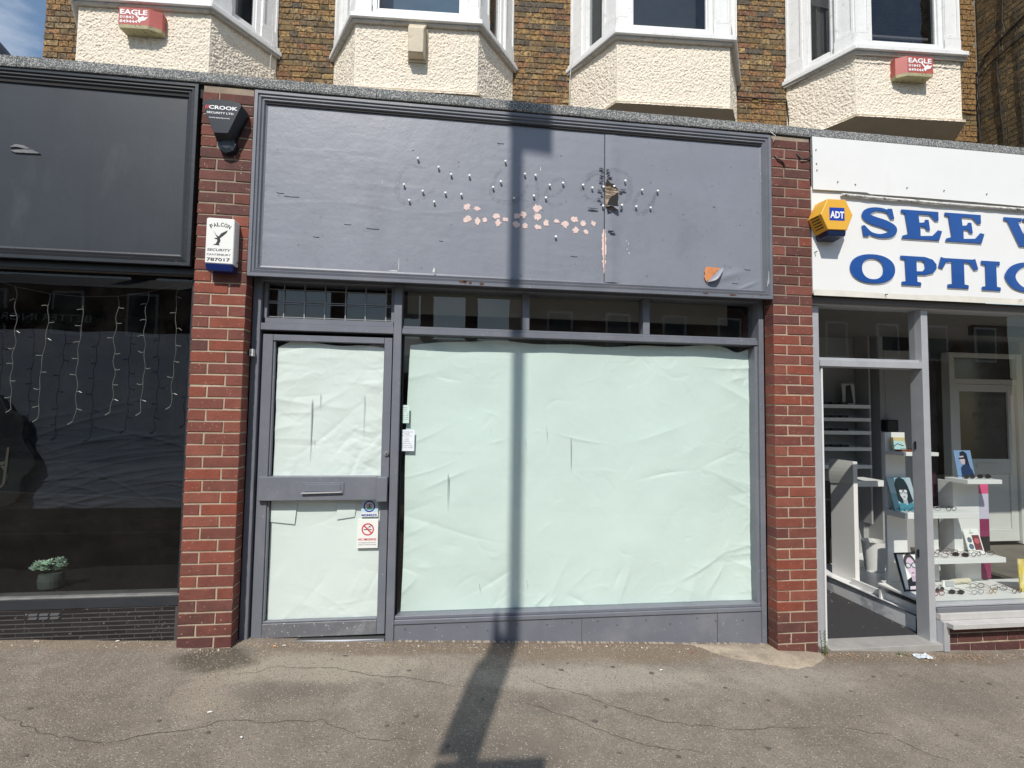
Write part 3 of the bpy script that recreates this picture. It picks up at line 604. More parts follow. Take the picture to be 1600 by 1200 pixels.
# ------------------------------------------------------------------ the grey door
dr = thing('shop_door', 'grey painted door with two papered panes and a letter plate', 'door', (-.85, .15, -.03))
fr('door_stile', -1.288, -1.222, .142, .19, -.02, 2.035, par=dr); fr('door_stile', -.468, -.4135, .142, .19, -.02, 2.035, par=dr)
fr('top_rail', -1.221, -.469, .142, .19, 1.992, 2.035, par=dr)
fr('kick_rail', -1.221, -.469, .142, .19, -.02, .075, G_KICK, par=dr); fr('bottom_bead', -1.221, -.469, .150, .18, .0755, .088, par=dr)
fr('mid_rail', -1.27, -.49, .108, .19, .900, 1.060, par=dr); fr('lock_cover', -.489, -.416, .080, .185, .893, 1.058, par=dr)
fr('glazing_bead', -1.221, -1.208, .152, .18, .09, .899, par=dr); fr('glazing_bead', -1.221, -1.208, .152, .18, 1.061, 1.991, par=dr)
pane('glass_pane', -1.22, -.47, 1.062, 1.99, .176, GL_PAPER, dr); pane('glass_pane', -1.22, -.47, .08, .9, .176, GL_PAPER, dr)
lp = B(-.985, -.708, .1015, .107, .945, 1.022).build('letter_plate', G_PAINT, dr, bevel=.002)
B(-.965, -.73, .098, .1014, .962, 1.010).build('flap', G_PAINT, lp, bevel=.002)
MB().prism([(-.985, .948), (-.72, .955), (-.72, .962), (-.985, .955)], .088, .1012).build('flap_lip', mat('worn_lip', (.42, .42, .43), .4, var=.15), lp)
lk = MB().tube([(-.433, .142, 1.216), (-.433, .132, 1.216), (-.433, .128, 1.216)], [.017, .017, .013], 16).build('lock', STEEL, dr)
B(-.436, -.430, .1265, .1279, 1.205, 1.216).build('keyhole', INK, lk)
MB().hexa([(-1.29, .10, -.052), (-.412, .10, -.085), (-.412, .20, -.085), (-1.29, .20, -.052), (-1.29, .112, -.024), (-.412, .112, -.040), (-.412, .20, -.040), (-1.29, .20, -.024)]).build('threshold', STEEL, sf)
B(-1.3, -.41, .262, .28, -.1, 2.07).build('door_rebate', VOID, sf)

# ------------------------------------------------------------------ crumpled papers
def crumple(X, Z, seed, amp=1.0, n=70, L0=.5):
    r = np.random.RandomState(seed); x0, x1, z0, z1 = X.min(), X.max(), Z.min(), Z.max()
    H = .034 * fbm(X * 2.1 + seed, Z * 1.9, 2) + .006 * fbm(X * 5 + seed, Z * 4, 3)
    for k in range(n):
        edge = r.rand()
        if edge < .30: cx, cz, a = x1 - r.rand() * .15, z0 + r.rand() * (z1 - z0), r.uniform(-.7, .3)
        elif edge < .42: cx, cz, a = x0 + r.rand() * .15, z0 + r.rand() * (z1 - z0), r.uniform(-.4, .6)
        elif edge < .75: cx, cz, a = x0 + r.rand() * (x1 - x0), z0 + r.rand() * .3, r.uniform(.2, 1.9)
        else: cx, cz, a = x0 + r.rand() * (x1 - x0), z0 + r.rand() * (z1 - z0), r.uniform(-.6, .6)
        L = L0 * r.uniform(.12, .5); w = r.uniform(.010, .06); h = r.uniform(.001, .0075) * (1 if r.rand() < .6 else -1)
        u = (X - cx) * math.cos(a) + (Z - cz) * math.sin(a); v = -(X - cx) * math.sin(a) + (Z - cz) * math.cos(a)
        v = v + .09 * u * u / L * r.uniform(-1, 1)
        prof = np.where(v > 0, np.exp(-v / w), np.exp(v / (w * r.uniform(.2, 1.0))))
        H = H + h * prof * np.exp(-(u / L) ** 2)
    for k in range(int(n * 3.2)):
        cx, cz, a = x0 + r.rand() * (x1 - x0), (z0 + r.rand() * (z1 - z0)) if r.rand() < .5 else (z0 + r.rand() ** 2 * (z1 - z0) * .4 if r.rand() < .6 else z1 - r.rand() * .3), r.uniform(-1.2, 1.2)
        if r.rand() < .35: cx = x1 - r.rand() ** 2 * .25
        L = r.uniform(.012, .11); w = r.uniform(.004, .012); h = r.uniform(.0006, .0026) * (1 if r.rand() < .55 else -1); u = (X - cx) * math.cos(a) + (Z - cz) * math.sin(a); v = -(X - cx) * math.sin(a) + (Z - cz) * math.cos(a) + .6 * r.uniform(-1, 1) * u * u / L
        H = H + h * np.exp(-np.abs(v) / w) * np.exp(-(u / L) ** 2)
    H = H + .0022 * fbm(X * 11 + seed, Z * 11, 3)
    return H * amp
def paper(name, x0, x1, z0, z1, y, m, seed, label, parent=None, top=lambda t: 0, left=lambda t: 0, amp=1, step=.0095, n=70, **k):
    nx, nz_ = int((x1 - x0) / step), int((z1 - z0) / step); U, V = np.meshgrid(np.linspace(0, 1, nx), np.linspace(0, 1, nz_))
    zt = z1 + np.array([top(t) for t in np.linspace(0, 1, nx)])[None, :]; xl = x0 + np.array([left(t) for t in np.linspace(0, 1, nz_)])[:, None]
    X = xl + (x1 - xl) * U; Z = z0 + (zt - z0) * V; H = crumple(X, Z, seed, amp, n); Y = y - (H - H.max() * .0)
    return np_sheet(name, X, np.clip(Y, y - (.022 if y > .21 else .007), y + .05), Z, m, parent, label=label, cat='paper sheet', **k)
paper('window_paper', -.328, 2.372, .070, 2.045, .222, PAPER_G, 5, 'big crumpled pale green paper sheet filling the grey shop window', amp=.95, n=62, step=.0075,
      top=lambda t: -.035 * math.exp(-(t / .10) ** 2) - .012 + .010 * math.sin(t * 9) + .006 * math.sin(31 * t) - .035 * math.exp(-((t - .955) / .03) ** 2) + .02 * t, left=lambda t: .012 + .018 * t + .006 * math.sin(7 * t))
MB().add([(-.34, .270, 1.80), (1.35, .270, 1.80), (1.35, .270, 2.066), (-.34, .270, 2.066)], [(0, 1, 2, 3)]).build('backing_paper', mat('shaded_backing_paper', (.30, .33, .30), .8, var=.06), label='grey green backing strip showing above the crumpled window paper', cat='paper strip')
paper('door_paper', -1.20, -.475, 1.045, 1.985, .187, PAPER_W, 11, 'crumpled off-white paper behind the upper door pane', amp=.75, n=60, step=.008, top=lambda t: -.035 * (1 - min(1, t / .12)) - .03 * max(0, (t - .75) / .25) + .012 * math.sin(t * 8))
paper('door_paper', -1.205, -.468, .085, .892, .187, PAPER_W, 23, 'flatter off-white paper behind the lower door pane', amp=.45, n=30, step=.008)
# folded flaps hanging at the top of the lower pane
for (xa, xb, zb) in ((-1.205, -1.03, .745), (-.765, -.63, .755)):
    f = MB(); f.grid(lambda u, v: (xa + (xb - xa) * u - .015 * v * u, .1865 - .008 * math.sin(v * 2.2), .90 + (zb - .90) * v + .018 * u * v * (1 if xa > -1 else -1) * 1.0), 10, 6)
    f.build('paper_flap', PAPER_W, label='folded paper flap at the %s top of the lower door pane' % ('left' if xa < -1 else 'right'), cat='paper flap', smooth=True)

# pencil like scratches on the papers
SCR = mat('scratch_grey', (.30, .33, .32), .8)
def scratch(pts, w, y, lab):
    s = stroke.__wrapped__(pts, w, y) if hasattr(stroke, '__wrapped__') else None
sc_i = 0
def tick(x, z, L, w, y, dx=0):
    return [(x - w * .3, z), (x, z + L * .12), (x + w * .3, z), (x + dx + w * .25, z - L * .5), (x + dx, z - L)]
dg = thing('dried_drip_marks', 'thin dried drip marks down the papered window and door glass', 'drip marks', (.4, .19, .3))
for (x, z, L, w) in ((.905, 1.315, .22, .014), (.0, 1.05, .24, .012), (.72, 1.41, .09, .005), (.56, 1.33, .07, .004), (.24, .28, .05, .006), (.30, 1.39, .03, .003), (.585, .30, .05, .004), (-.955, 1.55, .42, .014), (-.90, 1.62, .12, .006), (-.6, 1.6, .30, .006), (-.93, 1.30, .06, .004)):
    MB().sheet(tick(x, z, L, w, 0), .1905 if x > -.4 else .1745).build('drip_mark', SCR, dg)

# ------------------------------------------------------------------ vacant shop interior
vr = thing('vacant_room', 'dim empty room seen through the narrow panes above the papered window', 'room', (.5, 2, -.3))
B(-1.66, 2.72, 4.0, 4.05, -.3, 2.95).build('back_wall', GREYBROWN, vr); B(-1.66, 2.72, .32, 4.0, 2.66, 2.70).build('ceiling', mat('dim_ceiling', (.17, .16, .15), .8), vr)
B(-1.66, -1.62, .32, 4, -.3, 2.66).build('side_wall', GREYBROWN, vr); B(2.68, 2.72, .32, 4, -.3, 2.66).build('side_wall', GREYBROWN, vr)
B(-1.6, 2.66, .32, 4, -.34, -.3).build('floor', FLOOR_D, vr); B(-.34, 2.3, .44, .47, 2.272, 2.60).build('bulkhead_board', mat('bulkhead', (.40, .37, .31), .7, var=.06), vr)
B(-.34, 2.36, .36, .40, 2.43, 2.58).build('bulkhead_board', GREYBROWN, vr)

# ------------------------------------------------------------------ signs and boxes on the grey shop
b = B(-.62, -.478, .160, .1725, .560, .760); ns = thing('no_smoking_sign', 'small white no smoking sign on the lower door pane', 'sign', (-.549, .165, .56))
b.build('plate', PLASTIC_W, ns, bevel=.0015)
def ring(cx, cz, r0, r1, y, n=28): return MB().sheet([(cx + r1 * math.cos(2 * math.pi * i / n), cz + r1 * math.sin(2 * math.pi * i / n)) for i in range(n)], y, [[(cx + r0 * math.cos(2 * math.pi * i / n), cz + r0 * math.sin(2 * math.pi * i / n)) for i in range(n)][::-1]])
def disc(cx, cz, r, y, n=24, k=1.0): return MB().sheet([(cx + r * math.cos(2 * math.pi * i / n), cz + r * k * math.sin(2 * math.pi * i / n)) for i in range(n)], y)
q = ring(-.549, .690, .034, .042, .1585); c_ = math.cos(rad(45)); q.sheet([(-.549 - .036 * c_ - .003, .690 + .036 * c_ - .003), (-.549 + .036 * c_ - .003, .690 - .036 * c_ - .003), (-.549 + .036 * c_ + .003, .690 - .036 * c_ + .003), (-.549 - .036 * c_ + .003, .690 + .036 * c_ + .003)], .1582)
q.build('prohibition_ring', RED_INK, ns)
MB().sheet([(-.577, .686), (-.552, .686), (-.552, .691), (-.577, .691)], .1588).sheet([(-.545, .686), (-.522, .686), (-.522, .691), (-.545, .691)], .1588).build('cigarette_symbol', INK, ns)
sm = MB(); [sm.tube([(-.538 + .011 * math.cos(t / 3) + (.010 if k else 0), .1588, .703 + .006 * math.sin(t / 3) + .006 * k) for t in range(14)], .0011, 4) for k in (0, 1)]; sm.build('smoke_symbol', INK, ns)
text(MB(), 'NO SMOKING', -.612, -.490, .614, .629, .1590, bold=.02).build('lettering', RED_INK, ns)
t_ = text(MB(), 'It is against the law to', -.606, -.494, .594, .603, .1590); text(t_, 'smoke in these premises', -.612, -.490, .580, .589, .1590).build('small_print', INK, ns)
ms = thing('member_sticker', 'pale blue and white member sticker with a round blue badge under the door rail', 'sticker', (-.541, .172, .774))
MB().prism([(-.600, .774), (-.484, .774), (-.484, .890), (-.600, .890)], .1715, .1738).build('card', mat('pale_blue_card', (.55, .70, .78), .4), ms)
MB().sheet([(-.600, .774), (-.484, .774), (-.484, .803), (-.600, .803)], .1712).build('white_band', PLASTIC_W, ms)
ring(-.544, .846, .030, .040, .1708).build('badge_ring', BLUE_INK, ms); disc(-.544, .846, .030, .1710).build('badge_field', PLASTIC_W, ms)
MB().sheet([(-.566, .862), (-.552, .866), (-.548, .845), (-.556, .838), (-.566, .845)], .1704).sheet([(-.522, .862), (-.536, .866), (-.540, .845), (-.532, .838), (-.522, .845)], .1704).build('badge_figures', mat('badge_tan', (.62, .42, .32), .5), ms)
MB().sheet([(-.568, .833), (-.544, .842), (-.520, .833), (-.530, .822), (-.558, .822)], .1702).build('badge_hill', mat('badge_green', (.03, .25, .16), .5), ms)
MB().sheet([(-.548, .842), (-.540, .842), (-.540, .866), (-.548, .866)], .1700).build('badge_book', BLUE_INK, ms)
text(MB(), 'MEMBER', -.596, -.488, .778, .794, .1709, bold=.02).build('lettering', BLUE_INK, ms)
def notice(nm, x0, x1, z0, z1, y, col, lines, lab):
    t = thing(nm, lab, 'notice', ((x0 + x1) / 2, y, z0)); MB().prism([(x0, z0), (x1, z0), (x1, z1), (x0, z1)], y - .001, y).build('sheet', col, t)
    m = MB(); h = (z1 - z0) / (len(lines) + 2)
    for i, (a, bb, w) in enumerate(lines):
        z = z1 - h * (i + 1.2); xa = x0 + (x1 - x0) * a; xb = x0 + (x1 - x0) * bb
        text(m, w, xa, xb, z - h * .25, z + h * .25, y - .0012, thick=.0002, res=1)
    m.build('print', INK, t)
notice('notice_card', -.345, -.288, 1.431, 1.560, .189, mat('green_card', (.62, .78, .72), .6), [(.25, .7, 'Visit'), (.3, .8, 'today we are'), (.4, .7, 'open'), (.3, .9, '9   -  5'), (.1, .9, 'mon  9.00'), (.1, .9, 'tues  9.00'), (.1, .85, 'wed  9.00')], 'small green card with opening times at the left edge of the big window')
notice('notice_sheet', -.357, -.246, 1.232, 1.384, .189, mat('white_notice_paper', (.80, .84, .90), .6), [(.2, .9, 'NOTICE OF'), (.35, .7, 'PREMISES'), (.2, .85, 'licence application'), (.4, .65, 'for use'), (.35, .65, 'details'), (.3, .7, 'of applicant'), (.2, .8, 'signed and dated'), (.15, .9, 'contact the office'), (.15, .9, 'for more details')], 'white printed notice sheet stuck low beside the door post')
bp = thing('bell_push', 'small cream bell push on the left post of the grey door', 'bell', (-1.345, .11, 1.878))
B(-1.350, -1.326, .076, .1195, 1.874, 1.922).build('plate', PLASTIC_W, bp, bevel=.002); MB().tube([(-1.338, .076, 1.897), (-1.338, .072, 1.897)], .006, 10).build('button', PLASTIC_G, bp)

# falcon alarm box
fa = thing('alarm_box', 'white falcon security alarm box with a blue base on the left brick pillar', 'alarm box', (-1.5, -.04, 2.39))
MB().prism([(-1.583, 2.452), (-1.412, 2.449), (-1.412, 2.742), (-1.418, 2.748), (-1.570, 2.750), (-1.583, 2.745)], -.082, .0, ).build('casing', PLASTIC_W, fa, bevel=.004)
MB().hexa([(-1.575, -.074, 2.405), (-1.418, -.074, 2.403), (-1.418, -.002, 2.405), (-1.575, -.002, 2.405), (-1.582, -.081, 2.4515), (-1.413, -.081, 2.4485), (-1.413, -.001, 2.4485), (-1.582, -.001, 2.4515)]).build('strobe_lens', NAVY, fa, bevel=.004)
lt = MB()
for i, ch in enumerate('FALCON'):
    a = rad(28 - i * 56 / 5); cx, cz = -1.4975 - math.sin(a) * .115 * 1.0, 2.590 + math.cos(a) * .118; vs_, f_ = text_verts(ch, -.0095, .0095, -.013, .013, 0, bold=.02)
    cc, ss = math.cos(a), math.sin(a); lt.add([(cx + v[0] * cc - v[2] * ss, -.0828, cz + v[0] * ss + v[2] * cc) for v in vs_], f_)
text(lt, 'SECURITY', -1.573, -1.428, 2.532, 2.548, -.082, shear=.2, bold=.015); text(lt, 'CANTERBURY', -1.573, -1.428, 2.503, 2.515, -.082, bold=.01); text(lt, '787017', -1.572, -1.430, 2.466, 2.488, -.082, bold=.02)
lt.build('lettering', INK, fa)
MB().sheet([(-1.540, 2.672), (-1.522, 2.640), (-1.506, 2.628), (-1.490, 2.650), (-1.452, 2.672), (-1.458, 2.655), (-1.480, 2.632), (-1.497, 2.618), (-1.493, 2.600), (-1.502, 2.580), (-1.496, 2.570), (-1.528, 2.572), (-1.540, 2.570), (-1.520, 2.582), (-1.512, 2.600), (-1.515, 2.610), (-1.532, 2.612), (-1.524, 2.619), (-1.513, 2.620), (-1.526, 2.640)][::-1], -.0830).build('bird_emblem', INK, fa)
MB().tube([(-1.412, -.03, 2.475), (-1.406, -.03, 2.475)], .008, 10).build('fixing_screw', STEEL, fa)
# crook alarm box
ck = thing('alarm_box', 'black tapered crook security alarm box at the top of the left brick pillar', 'alarm box', (-1.51, -.05, 3.25))
def shield(s, y, dx=0, dz=0): return [(-1.516 + (x + dx) * s, y, 3.41 + (z + dz) * s) for x, z in ((-.118, .085), (-.113, .104), (-.06, .116), (.0, .119), (.08, .116), (.113, .104), (.120, .088), (.045, -.100), (-.040, -.104))]
def loft(rings, m, name, par, bev=0):
    mb = MB(); n = len(rings[0]); [mb.v.extend(r) for r in rings]
    for k in range(len(rings) - 1):
        for i in range(n): a = k * n + i; b = k * n + (i + 1) % n; mb.f.append((a, b, b + n, a + n))
    mb.f.append(tuple(range(n))[::-1]); mb.f.append(tuple((len(rings) - 1) * n + i for i in range(n))); return mb.build(name, m, par, bevel=bev)
CK = mat('black_plastic', (.010, .015, .021), .32, var=.05)
loft([shield(1.12, 0, .0, -.02), shield(1.12, -.03, 0, -.02), shield(1.0, -.10)], CK, 'casing', ck)
MB().tube([(-1.50, -.0, 3.262), (-1.50, -.045, 3.262), (-1.50, -.05, 3.262)], [.062, .058, .03], 8).build('lower_lens', CK, ck)
lt = text(MB(), 'CROOK', -1.593, -1.417, 3.462, 3.487, -.1005, bold=.03); text(lt, 'SECURITY LTD', -1.605, -1.440, 3.432, 3.445, -.1005, bold=.02); text(lt, 'crook-security.co.uk', -1.590, -1.462, 3.400, 3.410, -.1005, bold=.02); lt.build('lettering', WHITE_INK, ck)
MB().sheet([(-1.618, 3.463), (-1.612, 3.463), (-1.603, 3.488), (-1.609, 3.488)], -.1013).sheet([(-1.606, 3.463), (-1.600, 3.463), (-1.591, 3.488), (-1.597, 3.488)], -.1013).build('red_slashes', RED_INK, ck)
# small brick holes and cable stubs on the pillars
for (x, z) in ((-1.62, 2.665), (-1.635, 2.56), (2.46, 3.20), (2.49, 3.05), (2.53, 3.055), (2.60, 3.06), (2.50, 2.82), (2.45, 2.78), (2.56, 2.45), (2.66, 2.94)):
    pass

for pts, l in (([(2.44, .0, 3.52), (2.46, -.012, 3.49), (2.50, -.01, 3.47), (2.52, -.004, 3.44)], 'black cable stub high on the left of the right brick pillar'), ([(2.62, .0, 3.55), (2.66, -.014, 3.50), (2.70, -.012, 3.51), (2.735, -.02, 3.53)], 'black cable stub beside the corner of the blank white board'), ([(2.40, -.01, 3.70), (2.43, -.03, 3.66), (2.418, -.02, 3.62)], 'thin pale wire curling below the felt edge by the right pillar')):
    MB().tube(pts, .006 if 'black' in l else .003, 6).build('cable_stub', INK if 'black' in l else PLASTIC_G, label=l, cat='cable')
rub = MB()
for _ in range(150):
    x = R.uniform(-.35, 2.40); z = float(gzr(x, .118)); s_ = R.uniform(.004, .012)
    rub.hexa([(x - s_, .105, z - .01), (x + s_, .108, z - .01), (x + s_, .13, z - .01), (x - s_, .13, z - .01), (x - s_ * .7, .112, z + s_ * .5), (x + s_ * .8, .114, z + s_ * .4), (x + s_ * .7, .13, z + s_ * .6), (x - s_, .13, z + s_ * .6)])
o = rub.build('cement_crumbs', mat('cement_crumb', (.33, .28, .22), .9, var=.3, vs=40), kind='stuff'); o['label'] = 'broken cement crumbs along the foot of the grey stallriser'; o['category'] = 'cement crumbs'
# ------------------------------------------------------------------ black shop to the left
bs = thing('fascia_board', 'black painted blank sign board with a chipped mark at the left edge', 'sign board', (-3.3, .03, 2.46))
moulded(-5.2, -1.712, 2.450, 3.686, BLACK_P, bs)
X, Z = np.meshgrid(np.linspace(-5.13, -1.785, 120), np.linspace(2.522, 3.612, 50)); np_sheet('panel', X, .030 - .004 * fbm(X * 1.5, Z * 1.5, 3), Z, BLACK_PANEL, bs)
for (pts) in ([(-2.83, 3.17), (-2.80, 3.192), (-2.75, 3.187), (-2.71, 3.168), (-2.745, 3.166), (-2.79, 3.175)], [(-2.825, 3.150), (-2.76, 3.160), (-2.70, 3.163), (-2.655, 3.142), (-2.72, 3.139), (-2.80, 3.138)]):
    MB().prism(pts, .020, .0295).build('paint_flake', mat('grey_flake', (.16, .165, .17), .6, var=.5, vs=40), bs)
bf_ = thing('shopfront_frame', 'black painted shop window frame over dark tiled plinth', 'shopfront', (-3.3, .1, 0))
fr('head', -5.2, -1.69, .06, .20, 2.405, 2.4495, BLACK_P, bf_); fr('head_trim', -5.2, -1.70, .072, .10, 2.398, 2.404, mat('brown_trim', (.09, .075, .06), .5), bf_, 0)
fr('window_sill', -5.2, -1.70, .085, .20, .298, .310, mat('worn_black_sill', (.16, .16, .155), .55, var=.4, vs=12), bf_); fr('window_sill', -5.2, -1.70, .088, .20, .234, .2975, BLACK_P, bf_)
fr('post', -1.74, -1.69, .10, .22, -.02, 2.404, BLACK_P, bf_)
pane('window_pane', -5.2, -1.741, .311, 2.404, .125, GL_DARK, bf_)
pl = B(-5.2, -1.70, .0945, .19, -.06, .2335).build('plinth', mat('grey_grout', (.065, .065, .065), .9, var=.3, vs=20), bf_)
TILE = mat('black_tile', (.015, .0125, .013), .5, var=.3, vs=9, rnd=.35, bump=.5, bs=60, speck=((.16, .15, .14), 120, .985))
for r_ in range(9):
    x = -3.9 + (r_ % 2) * .11; zc = .218 - r_ * .0275
    while x < -1.745:
        w = .16
        xe = min(x + w - .0015, -1.742)
        if xe - x > .02 and not (r_ < 1 and -2.62 < x < -2.42): brick(xe - x, .022, .0262, TILE, ((x + xe) / 2, .104, zc), bf_, nm='tile', rough=.0002)
        x += w
B(-2.625, -2.41, .0925, .0945, .168, .2325).build('vent_plate', TILE, bf_)
B(-2.408, -2.285, .0925, .0945, .2065, .2325).build('tile', TILE, bf_)
vt = MB()
for i in range(3):
    for j in range(2): vt.hexa([(-2.60 + i * .062, .086, .197 - j * .022), (-2.55 + i * .062, .086, .197 - j * .022), (-2.55 + i * .062, .1, .197 - j * .022), (-2.60 + i * .062, .1, .197 - j * .022), (-2.597 + i * .062, .093, .212 - j * .022), (-2.545 + i * .062, .093, .212 - j * .022), (-2.545 + i * .062, .1, .212 - j * .022), (-2.597 + i * .062, .1, .212 - j * .022)])
vt.build('air_vent', mat('vent_grey', (.04, .04, .043), .5), bf_)
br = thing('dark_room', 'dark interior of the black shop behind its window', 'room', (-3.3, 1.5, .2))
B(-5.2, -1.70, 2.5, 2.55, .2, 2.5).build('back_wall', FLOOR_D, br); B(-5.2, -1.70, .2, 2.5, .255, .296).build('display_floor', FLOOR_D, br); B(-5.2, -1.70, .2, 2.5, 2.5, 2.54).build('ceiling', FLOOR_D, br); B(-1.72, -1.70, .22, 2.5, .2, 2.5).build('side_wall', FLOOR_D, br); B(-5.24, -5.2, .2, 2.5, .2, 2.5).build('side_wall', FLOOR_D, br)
# navy cloth
U, V = np.meshgrid(np.linspace(0, 1, 420), np.linspace(0, 1, 200)); X = -4.9 + 3.14 * U; Z = .822 + 1.218 * V + .006 * np.sin(U * 40) * (V > .9) + .010 * fbm(U * 9, V * 0, 3)
H = .005 * fbm(X * 2, Z * 2, 3)
rr = np.random.RandomState(4)
for k in range(110):
    cx, cz, a = rr.uniform(-3.4, -1.8), .83 + abs(rr.normal(0, .30)), rr.uniform(.05, .36) if rr.rand() < .75 else rr.uniform(-.6, .1); L = rr.uniform(.1, .45); w = rr.uniform(.003, .009)
    u = (X - cx) * math.cos(a) + (Z - cz) * math.sin(a); v = -(X - cx) * math.sin(a) + (Z - cz) * math.cos(a) + .2 * u * u; H += rr.uniform(.002, .010) * np.exp(-np.abs(v) / w) * np.exp(-(u / L) ** 2)
np_sheet('hanging_cloth', X, .325 - H, Z, NAVYCLOTH, label='creased navy cloth hung behind the icicle lights', cat='cloth')
# icicle lights
il = thing('icicle_lights', 'string of pale icicle lights hanging inside the black shop window', 'string lights', (-2.4, .2, 1.4))
CAB = mat('pale_cable', (.34, .34, .32), .5, var=.1)
swag = [(-3.55, 2.40), (-3.3, 2.37), (-2.993, 2.341), (-2.884, 2.307), (-2.684, 2.272), (-2.479, 2.259), (-2.265, 2.273), (-2.08, 2.308), (-1.886, 2.37), (-1.792, 2.406)]
MB().tube([(x, .215, z) for x, z in swag], .0019, 5).build('swag_cable', mat('dim_cable', (.20, .19, .17), .6), il)
for (xt, zt, xb, zb) in ((-3.08, 2.35, -3.06, 1.5), (-2.884, 2.307, -2.876, 1.495), (-2.684, 2.272, -2.715, 1.435), (-2.479, 2.259, -2.492, 1.42), (-2.265, 2.273, -2.265, 1.485), (-2.08, 2.308, -2.078, 1.485), (-1.886, 2.37, -1.888, 1.53)):
    s = MB(); N = 30; P = [(xt + (xb - xt) * i / N + .005 * math.sin(i * 1.1 + xt * 9) + .006 * math.sin(i * .3 + xt * 5), .215 + .004 * math.sin(i), zt + (zb - zt) * i / N) for i in range(N + 1)]
    st = s.tube(P, .0021, 5).build('light_strand', CAB, il)
    s2 = MB()
    for k in range(1, 8):
        p = P[int(k * N / 7.6)]; sd_ = R.choice((-1, 1)); s2.tube([p, (p[0] + sd_ * .018, p[1] - .004, p[2] - R.uniform(-.004, .01)), (p[0] + sd_ * .036, p[1] - .004, p[2] - R.uniform(-.004, .012))], [.0016, .0026, .0026], 5)
    p = P[-1]; s2.tube([p, (p[0] - .012, p[1], p[2] - .012), (p[0] - .03, p[1], p[2] - .024)], [.002, .0035, .0035], 5)
    s2.build('bulb', mat('clear_bulb', (.55, .55, .5), .3), st)
# guitar silhouette
gt_ = thing('guitar', 'dark guitar body standing at the left of the navy cloth', 'guitar', (-3.0, .25, .83))
gb = [(-3.3, 1.62), (-2.971, 1.586), (-2.946, 1.553), (-2.915, 1.489), (-2.87, 1.462), (-2.829, 1.448), (-2.813, 1.42), (-2.808, 1.384), (-2.817, 1.32), (-2.80, 1.27), (-2.778, 1.236), (-2.745, 1.19), (-2.731, 1.159), (-2.728, 1.13), (-2.735, 1.109), (-2.76, 1.075), (-2.793, 1.045), (-2.806, 1.0), (-2.802, .94), (-2.833, .877), (-2.88, .855), (-2.925, .849), (-3.3, .842), (-3.46, .95), (-3.5, 1.15), (-3.43, 1.3), (-3.46, 1.45), (-3.40, 1.58)]
MB().prism(gb[::-1], .235, .285).build('body', mat('black_lacquer', (.012, .014, .016), .25), gt_, bevel=.006)
MB().prism([(-3.06, 1.09), (-2.90, 1.13), (-2.90, 1.15), (-3.06, 1.12)], .228, .234).build('bridge', mat('worn_wood', (.10, .09, .075), .6), gt_); MB().prism([(-2.905, 1.0), (-2.888, 1.0), (-2.876, 1.24), (-2.89, 1.24)], .227, .2335).build('pickguard_edge', mat('worn_wood', (.1, .09, .08), .6), gt_)
ring(-2.98, 1.05, .085, .10, .2325).build('rosette', mat('worn_wood', (.1, .09, .08), .6), gt_)
# pot plant
pt = thing('potted_plant', 'pale green succulent in a small glass pot inside the black shop window', 'plant', (-2.628, .30, .30))
k_ = MB(); k_.tube([(-2.628, .30, .297), (-2.628, .30, .31), (-2.628, .30, .36), (-2.628, .30, .40)], [.055, .066, .072, .066], 20).build('pot', mat('frosted_pot', (.11, .135, .12), .35, var=.3, vs=20, bump=.7, bs=40), pt, smooth=False)
LEAF = mat('succulent_leaf', (.60, .78, .62), .5, var=.3, vs=20, rnd=.25)
def leaf(mb, c, d, L, w):
    d = Vector(d).normalized(); s = d.cross(Vector((0, 0, 1))).normalized() if abs(d.z) < .98 else Vector((1, 0, 0)); u = s.cross(d); c = Vector(c)
    pts = [c, c + d * L * .5 + s * w, c + d * L + u * w * .2, c + d * L * .5 - s * w, c + d * L * .55 + u * w * .45, c + d * L * .5 - u * w * .3]
    mb.add(pts, [(0, 1, 4), (1, 2, 4), (2, 3, 4), (3, 0, 4), (1, 0, 5), (2, 1, 5), (3, 2, 5), (0, 3, 5)])
for (dx, dz) in ((-.075, .02), (0, .055), (.07, .035), (-.03, .015), (.03, .01), (.045, .06), (-.06, .045)):
    mb = MB(); cx, cy, cz = -2.628 + dx, .29 + R.uniform(-.03, .03), .412 + dz
    for k in range(30):
        t = k * 2.4; e = .0 + .045 * k; leaf(mb, (cx, cy, cz), (math.cos(t), math.sin(t), e), .034 + .014 * R.random(), .0115)
    mb.build('leaf_rosette', LEAF, pt)
stt = MB()
for k in range(9): stt.tube([(-2.628, .30, .39), (-2.628 + R.uniform(-.06, .06), .29, .43)], .003, 5)
stt.build('stem', mat('plant_stem', (.1, .14, .07), .7), pt)

